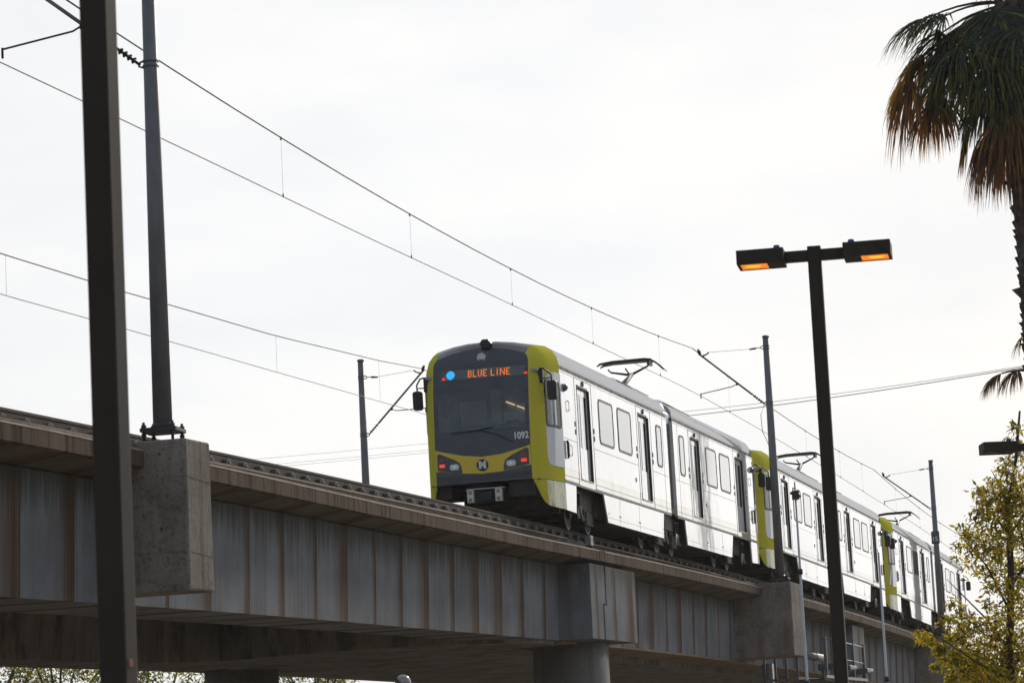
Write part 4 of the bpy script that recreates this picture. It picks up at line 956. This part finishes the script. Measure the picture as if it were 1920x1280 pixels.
spots = [(1905, 800, 14, 18), (1895, 830, 14, 16), (1912, 850, 20, 40), (1885, 868, 16, 24), (1900, 905, 30, 85), (1860, 905, 16, 24), (1838, 922, 14, 20), (1850, 945, 22, 50), (1880, 950, 30, 95), (1910, 960, 30, 90),
  (1835, 965, 18, 34), (1862, 985, 26, 62), (1900, 1010, 34, 100), (1812, 1000, 13, 20), (1800, 985, 9, 9), (1795, 1022, 10, 12), (1822, 1030, 18, 32), (1850, 1030, 22, 48), (1880, 1055, 26, 60), (1912, 1070, 24, 55), (1845, 1068, 16, 26), (1795, 1045, 9, 8),
  (1860, 1100, 14, 22), (1855, 1128, 14, 20), (1895, 1120, 18, 34), (1915, 1140, 20, 40), (1880, 1150, 20, 40), (1786, 1128, 12, 18), (1800, 1150, 18, 34), (1778, 1168, 13, 22), (1782, 1195, 12, 18), (1768, 1155, 8, 9), (1822, 1165, 18, 36), (1845, 1185, 24, 66),
  (1730, 1188, 9, 14), (1745, 1200, 12, 24), (1762, 1212, 10, 18), (1722, 1184, 6, 8), (1772, 1235, 14, 34), (1760, 1222, 8, 12), (1752, 1250, 8, 10), (1800, 1235, 20, 60), (1830, 1225, 26, 90), (1815, 1262, 28, 110), (1790, 1270, 14, 36), (1860, 1240, 34, 150), (1905, 1200, 30, 100), (1895, 1260, 40, 190), (1850, 1285, 40, 180), (1912, 1235, 34, 130), (1830, 1008, 20, 40), (1875, 1020, 26, 60), (1815, 1060, 12, 12), (1888, 1085, 26, 60), (1870, 930, 24, 50), (1905, 935, 28, 70), (1915, 1000, 28, 70), (1900, 1170, 30, 80), (1870, 1195, 28, 80), (1855, 1165, 16, 24), (1912, 1100, 24, 60), (1890, 885, 16, 24), (1912, 910, 20, 40), (1735, 1196, 12, 26), (1805, 1190, 20, 50), (1800, 1215, 18, 40)]
for u, v, r_, n_ in spots: cl_.append((T(u, v, rnd.uniform(-.5, .5)), r_/130*1.45, int(n_*2.8)))
for _ in range(26): cl_.append((T(rnd.uniform(1935, 2090), rnd.uniform(880, 1290), rnd.uniform(-.9, .9)), .3, 70))
for _ in range(8): cl_.append((T(rnd.uniform(1800, 2050), rnd.uniform(1300, 1400), rnd.uniform(-.9, .9)), .4, 110))
tree('leafy_tree', 'leafy tree with backlit yellow green leaves at the lower right edge', base, limbs, cl_, LEAFY, .092, seed=5)
# dark trees seen under the viaduct
bgt = [(-8, 1260, 128, 'dark tree seen under the viaduct at the far left corner'), (110, 1262, 122, 'dark branching tree under the viaduct left of the near lamp post'), (300, 1268, 118, 'dark tree under the viaduct between lamp post and rear column'),
       (600, 1280, 126, 'dark tree under the viaduct right of the rear column'), (900, 1290, 140, 'dark tree just showing under the soffit left of the front column')]
for i, (u, v, Dd, lb) in enumerate(bgt):
    p = at(u, v, Dd); rn = random.Random(40+i); b = (p.x, p.y, GROUND); top = p.z+1.2
    lims = [([(p.x, p.y, GROUND), (p.x+.2, p.y, GROUND+2), (p.x+.1, p.y, top-2.5)], .28, .12)]; cls = []
    for k in range(15):
        a = rn.uniform(0, 6.28); rr = rn.uniform(.3, 2.1); zc = rn.uniform(top-3.2, top-.2)
        c = (p.x+math.cos(a)*rr, p.y+math.sin(a)*rr, zc); cls.append((c, rn.uniform(.5, .95), 330))
        lims.append(([(p.x+.1, p.y, rn.uniform(top-4.2, top-2.6)), ((p.x+c[0])/2, (p.y+c[1])/2, (zc+top-3)/2), c], .09, .02))
    tree('broadleaf_tree', lb, b, lims, cls, LEAFD, .16, group='dark trees under the viaduct', seed=60+i)
# fan palm
DP = 47.0
PGREEN = leaf_mat('palm_green', (.048, .078, .074), (.62, .50, .06), .36)
PDEAD = leaf_mat('palm_dead_brown', (.12, .09, .078), (.75, .30, .05), .40)
PGOLD = leaf_mat('palm_golden', (.12, .12, .06), (1.0, .50, .05), .55)
PET = M('palm_petiole', (.05, .04, .02), .6)
def Pp(u, v, dd=0): return at(u, v, DP+dd)
pc = Pp(1906, 8); pb = (pc.x, pc.y, GROUND)
palm = empty('fan_palm', loc=pb, label='tall fan palm with drooping fronds and rough trunk at the right edge', cat='palm tree')
ht_ = pc.z-GROUND; PB = Vector(pb)
tr = MB(); rnd = random.Random(9)
def trad(z): return .24+.06*max(0, 1-(ht_-z)/3.5)+.05*max(0, 1-z/2)
pts = [(0, 0, z*ht_/30) for z in range(31)]; tr.tube(pts, [trad(p[2]) for p in pts], 22)
z = 2.0
while z < ht_+.1:     # leaf boots: ragged wedges all round the trunk
    nb = 11
    for k in range(nb):
        a = (k+rnd.random()*.8)/nb*6.283; r0 = trad(z); L = rnd.uniform(.10, .20); o_ = rnd.uniform(.03, .085); w = rnd.uniform(.045, .075)
        if rnd.random() < .05: o_ += .10
        d = Vector((math.cos(a), math.sin(a), 0)); t = Vector((-math.sin(a), math.cos(a), 0)); c0 = d*(r0-.03)+Vector((0, 0, z))
        p_ = [c0+t*w, c0-t*w, c0+d*(o_)+Vector((0, 0, L))-t*w*.35, c0+d*(o_)+Vector((0, 0, L))+t*w*.35, c0+Vector((0, 0, L*1.1))]
        tr.add(p_, [(0, 1, 2, 3), (0, 3, 4), (1, 4, 2), (3, 2, 4)])
    z += .085
tr.build('trunk', M('palm_trunk_dark', (.085, .065, .06), .9, 0, .45, 9, .4), palm)
def frond(hub, outd, L, nseg, mat, spread=100, droop=1.0, seed=0, pet=True, blade_w=.036, tmean=.4, start=None):
    rn = random.Random(seed); hub = Vector(hub)-PB; outd = Vector(outd).normalized()
    lat = outd.cross(Vector((0, 0, 1))).normalized() if abs(outd.z) < .99 else Vector((1, 0, 0)); upv = lat.cross(outd).normalized()
    m = MB(); ti = []
    for i in range(nseg):
        ph = R(-spread+2*spread*(i+.5)/nseg+rn.uniform(-2, 2)); d = (outd*math.cos(ph)+lat*math.sin(ph)).normalized()
        Ls = L*rn.uniform(.8, 1.08)*(1-.25*(abs(ph)/math.pi)); p = hub.copy(); w0 = blade_w*rn.uniform(.8, 1.2); n_ = 8; row = []
        dr_ = droop*rn.uniform(.75, 1.35); fold = upv*.3
        tw = rn.uniform(-.4, .4); gsg = rn.random()**9
        for k in range(n_+1):
            t = k/n_; dd = (d*(1-t*.2)+Vector((0, 0, -1))*dr_*(t**1.5)*1.5+Vector((rn.gauss(0, .075), rn.gauss(0, .075), rn.gauss(0, .04)))).normalized()
            sdv = dd.cross(upv+Vector((0, 0, .001)))
            sdv = (sdv.normalized() if sdv.length > .05 else lat); sdv = (sdv+upv*tw).normalized()
            wv = w0*(.35+1.2*t if t < .45 else (1-t)*1.6+.04)
            if t > .99: wv = .002
            row.append((p-sdv*wv*.5, p+dd.cross(sdv)*wv*.25, p+sdv*wv*.5)); p = p+dd*(Ls/n_)
        for k in range(n_):
            a, b = row[k], row[k+1]; m.add([a[0], a[1], a[2], b[0], b[1], b[2]], [(0, 1, 4, 3), (1, 2, 5, 4)])
            tt = min(1, max(0, rn.gauss(tmean*(.12 if mat is PGREEN else .3), .06)+gsg*(.3 if mat is PGREEN else .7)+.6*(k/n_)**5)); ti += [tt, tt]
    fo = m.build('frond', mat, palm, recalc=False, tint=ti)
    if pet:
        a = Vector(start)-PB if start else Vector((0, 0, ht_)); mdp = (a+hub)/2+Vector((0, 0, .16*(a-hub).length))
        pts = [a*(1-t)**2+mdp*2*t*(1-t)+hub*t*t for t in [i/6 for i in range(7)]]
        MB().tube(pts, [.028, .024, .02, .018, .016, .014, .012], 6).build('petiole', PET, fo)
def outv(u, v, dd): return (Pp(u, v, dd)-pc)*Vector((1, 1, 0))
FR_ = [ # hub px, depth, direction px offset for outward, length, segs, material, spread, droop, tmean
 (1752, 34, -.3, (-1, -.25, -.30), .92, 40, PGREEN, 95, 1.0, .35), (1778, 62, .35, (-.9, .35, -.55), .95, 40, PGREEN, 95, 1.2, .35),
 (1812, 85, -.5, (-.8, -.6, -.75), 1.0, 42, PGREEN, 95, 1.4, .4), (1880, 22, -.55, (-.35, -.8, -.9), .80, 44, PGREEN, 110, 1.2, .2),
 (1862, 100, -.7, (-.5, -.7, -.9), 1.0, 42, PGREEN, 100, 1.5, .3), (1795, 70, .1, (-.9, 0, -.8), 1.1, 40, PGREEN, 80, 1.5, .45),
 (1742, 108, .2, (-.7, .3, -.8), 1.15, 38, PGOLD, 75, 1.6, .55), (1722, 150, -.1, (-.35, -.2, -1), 1.15, 32, PDEAD, 42, 1.6, .65), (1768, 150, .2, (-.3, .3, -1), 1.05, 30, PGOLD, 50, 1.6, .55), (1705, 150, .3, (-.5, .2, -1), .85, 22, PGOLD, 40, 1.5, .8),
 (1865, 170, -.4, (-.4, -.5, -1), .9, 36, PGREEN, 75, 1.7, .3), (1885, 215, -.3, (-.35, -.3, -1), 1.05, 40, PDEAD, 45, 1.6, .3), (1872, 235, .1, (-.6, .2, -1), 1.05, 38, PDEAD, 40, 1.6, .6),
 (1905, 235, -.4, (-.1, -.4, -1), 1.15, 42, PDEAD, 45, 1.8, .2), (1915, 190, -.5, (.1, -.5, -1), 1.1, 42, PDEAD, 60, 1.8, .25), (1900, 120, -.6, (0, -.6, -1), 1.0, 42, PGREEN, 80, 1.6, .2),
 (1835, 140, .3, (-.6, .3, -.9), .95, 38, PGREEN, 80, 1.6, .35), (1800, 110, -.2, (-.5, -.3, -1), 1.0, 38, PGREEN, 75, 1.6, .4), (1925, 55, -.9, (.1, -1, -.7), .95, 44, PGREEN, 100, 1.4, .2),
 (1835, 55, .5, (-.8, .6, -.6), .95, 40, PGREEN, 95, 1.3, .35),
 (1760, 190, .0, (-.2, -.3, -1), .8, 24, PDEAD, 50, 1.7, .4), (1830, 235, .15, (-.4, .1, -1), .7, 22, PGOLD, 40, 1.6, .4), (1860, 262, .05, (-.3, .1, -1), .95, 26, PDEAD, 36, 1.7, .4)]
for i, (u, v, dd, od, L, ns, mt_, spr, drp, tm) in enumerate(FR_):
    frond(Pp(u-12, v, dd), od, L*1.12, ns+6, mt_, spr, drp, 100+i, True, .040, tm)
    if i not in (3, 7, 11, 12, 13): frond(Pp(u+rnd.uniform(-12, 22), v+rnd.uniform(-6, 22), dd+rnd.uniform(.15, .4)), (od[0]+rnd.uniform(-.3, .3), od[1]+rnd.uniform(-.4, .4), od[2]), L*1.05, ns, mt_, spr, drp*1.1, 200+i, True, .036, tm*.8)
for i in range(20):     # the far, right and upper part of the crown
    a = R(-75+i*14+rnd.uniform(-5, 5)) if i < 14 else rnd.uniform(-1.4, 1.4); rr = rnd.uniform(.6, 1.15); e = rnd.uniform(-.9, .9)
    if i < 5: e = rnd.uniform(.6, 1.1)
    hb = Vector((pc.x+math.cos(a)*rr, pc.y+math.sin(a)*rr, pc.z+e)); frond(hb, (math.cos(a), math.sin(a), e*.4-.3), 1.0, 36, PGREEN if e > -.5 else PDEAD, 90, 1.2, 300+i, True, .04, .3)
for i, (a, e) in enumerate(((100, -1.5), (60, -1.4), (20, -1.5), (-40, -1.45), (140, -1.5))):
    hb = Vector((pc.x+math.cos(R(a))*.35, pc.y+math.sin(R(a))*.35, pc.z+e)); frond(hb, (math.cos(R(a))*.4, math.sin(R(a))*.4, -1), 1.1, 36, PDEAD, 50, 1.7, 330+i, True, .04, .3)
# stray low fronds on the trunk
st0 = Pp(1952, 700); frond(Pp(1878, 700, -.1), (-1, -.1, -.35), .52, 60, PDEAD, 70, 2.0, 401, True, .026, .35, start=st0)
frond(Pp(1906, 694, -.15), (-.7, -.4, -.5), .52, 44, PDEAD, 70, 2.0, 402, True, .024, .4, start=st0)
frond(Pp(1918, 628, -.1), (-.6, -.3, -.9), .42, 12, PGOLD, 28, 1.2, 403, True, .016, .4, start=Pp(1945, 640))
# ------------------------------------------------------------------ thin air haze
hz = MB().box(-1000, 1000, -400, 2700, GROUND-1, 18).build('haze', bpy.data.materials.new('haze_air'))
hm = hz.data.materials[0]; hm.use_nodes = True; hn = hm.node_tree; hn.nodes.clear()
ho_ = hn.nodes.new('ShaderNodeOutputMaterial'); pv = hn.nodes.new('ShaderNodeVolumePrincipled')
pv.inputs['Color'].default_value = (.92, .92, .92, 1); pv.inputs['Density'].default_value = .0002; pv.inputs['Anisotropy'].default_value = .3
hn.links.new(pv.outputs[0], ho_.inputs['Volume']); tag(hz, kind='stuff')
scene.render.resolution_x = 1024; scene.render.resolution_y = 682
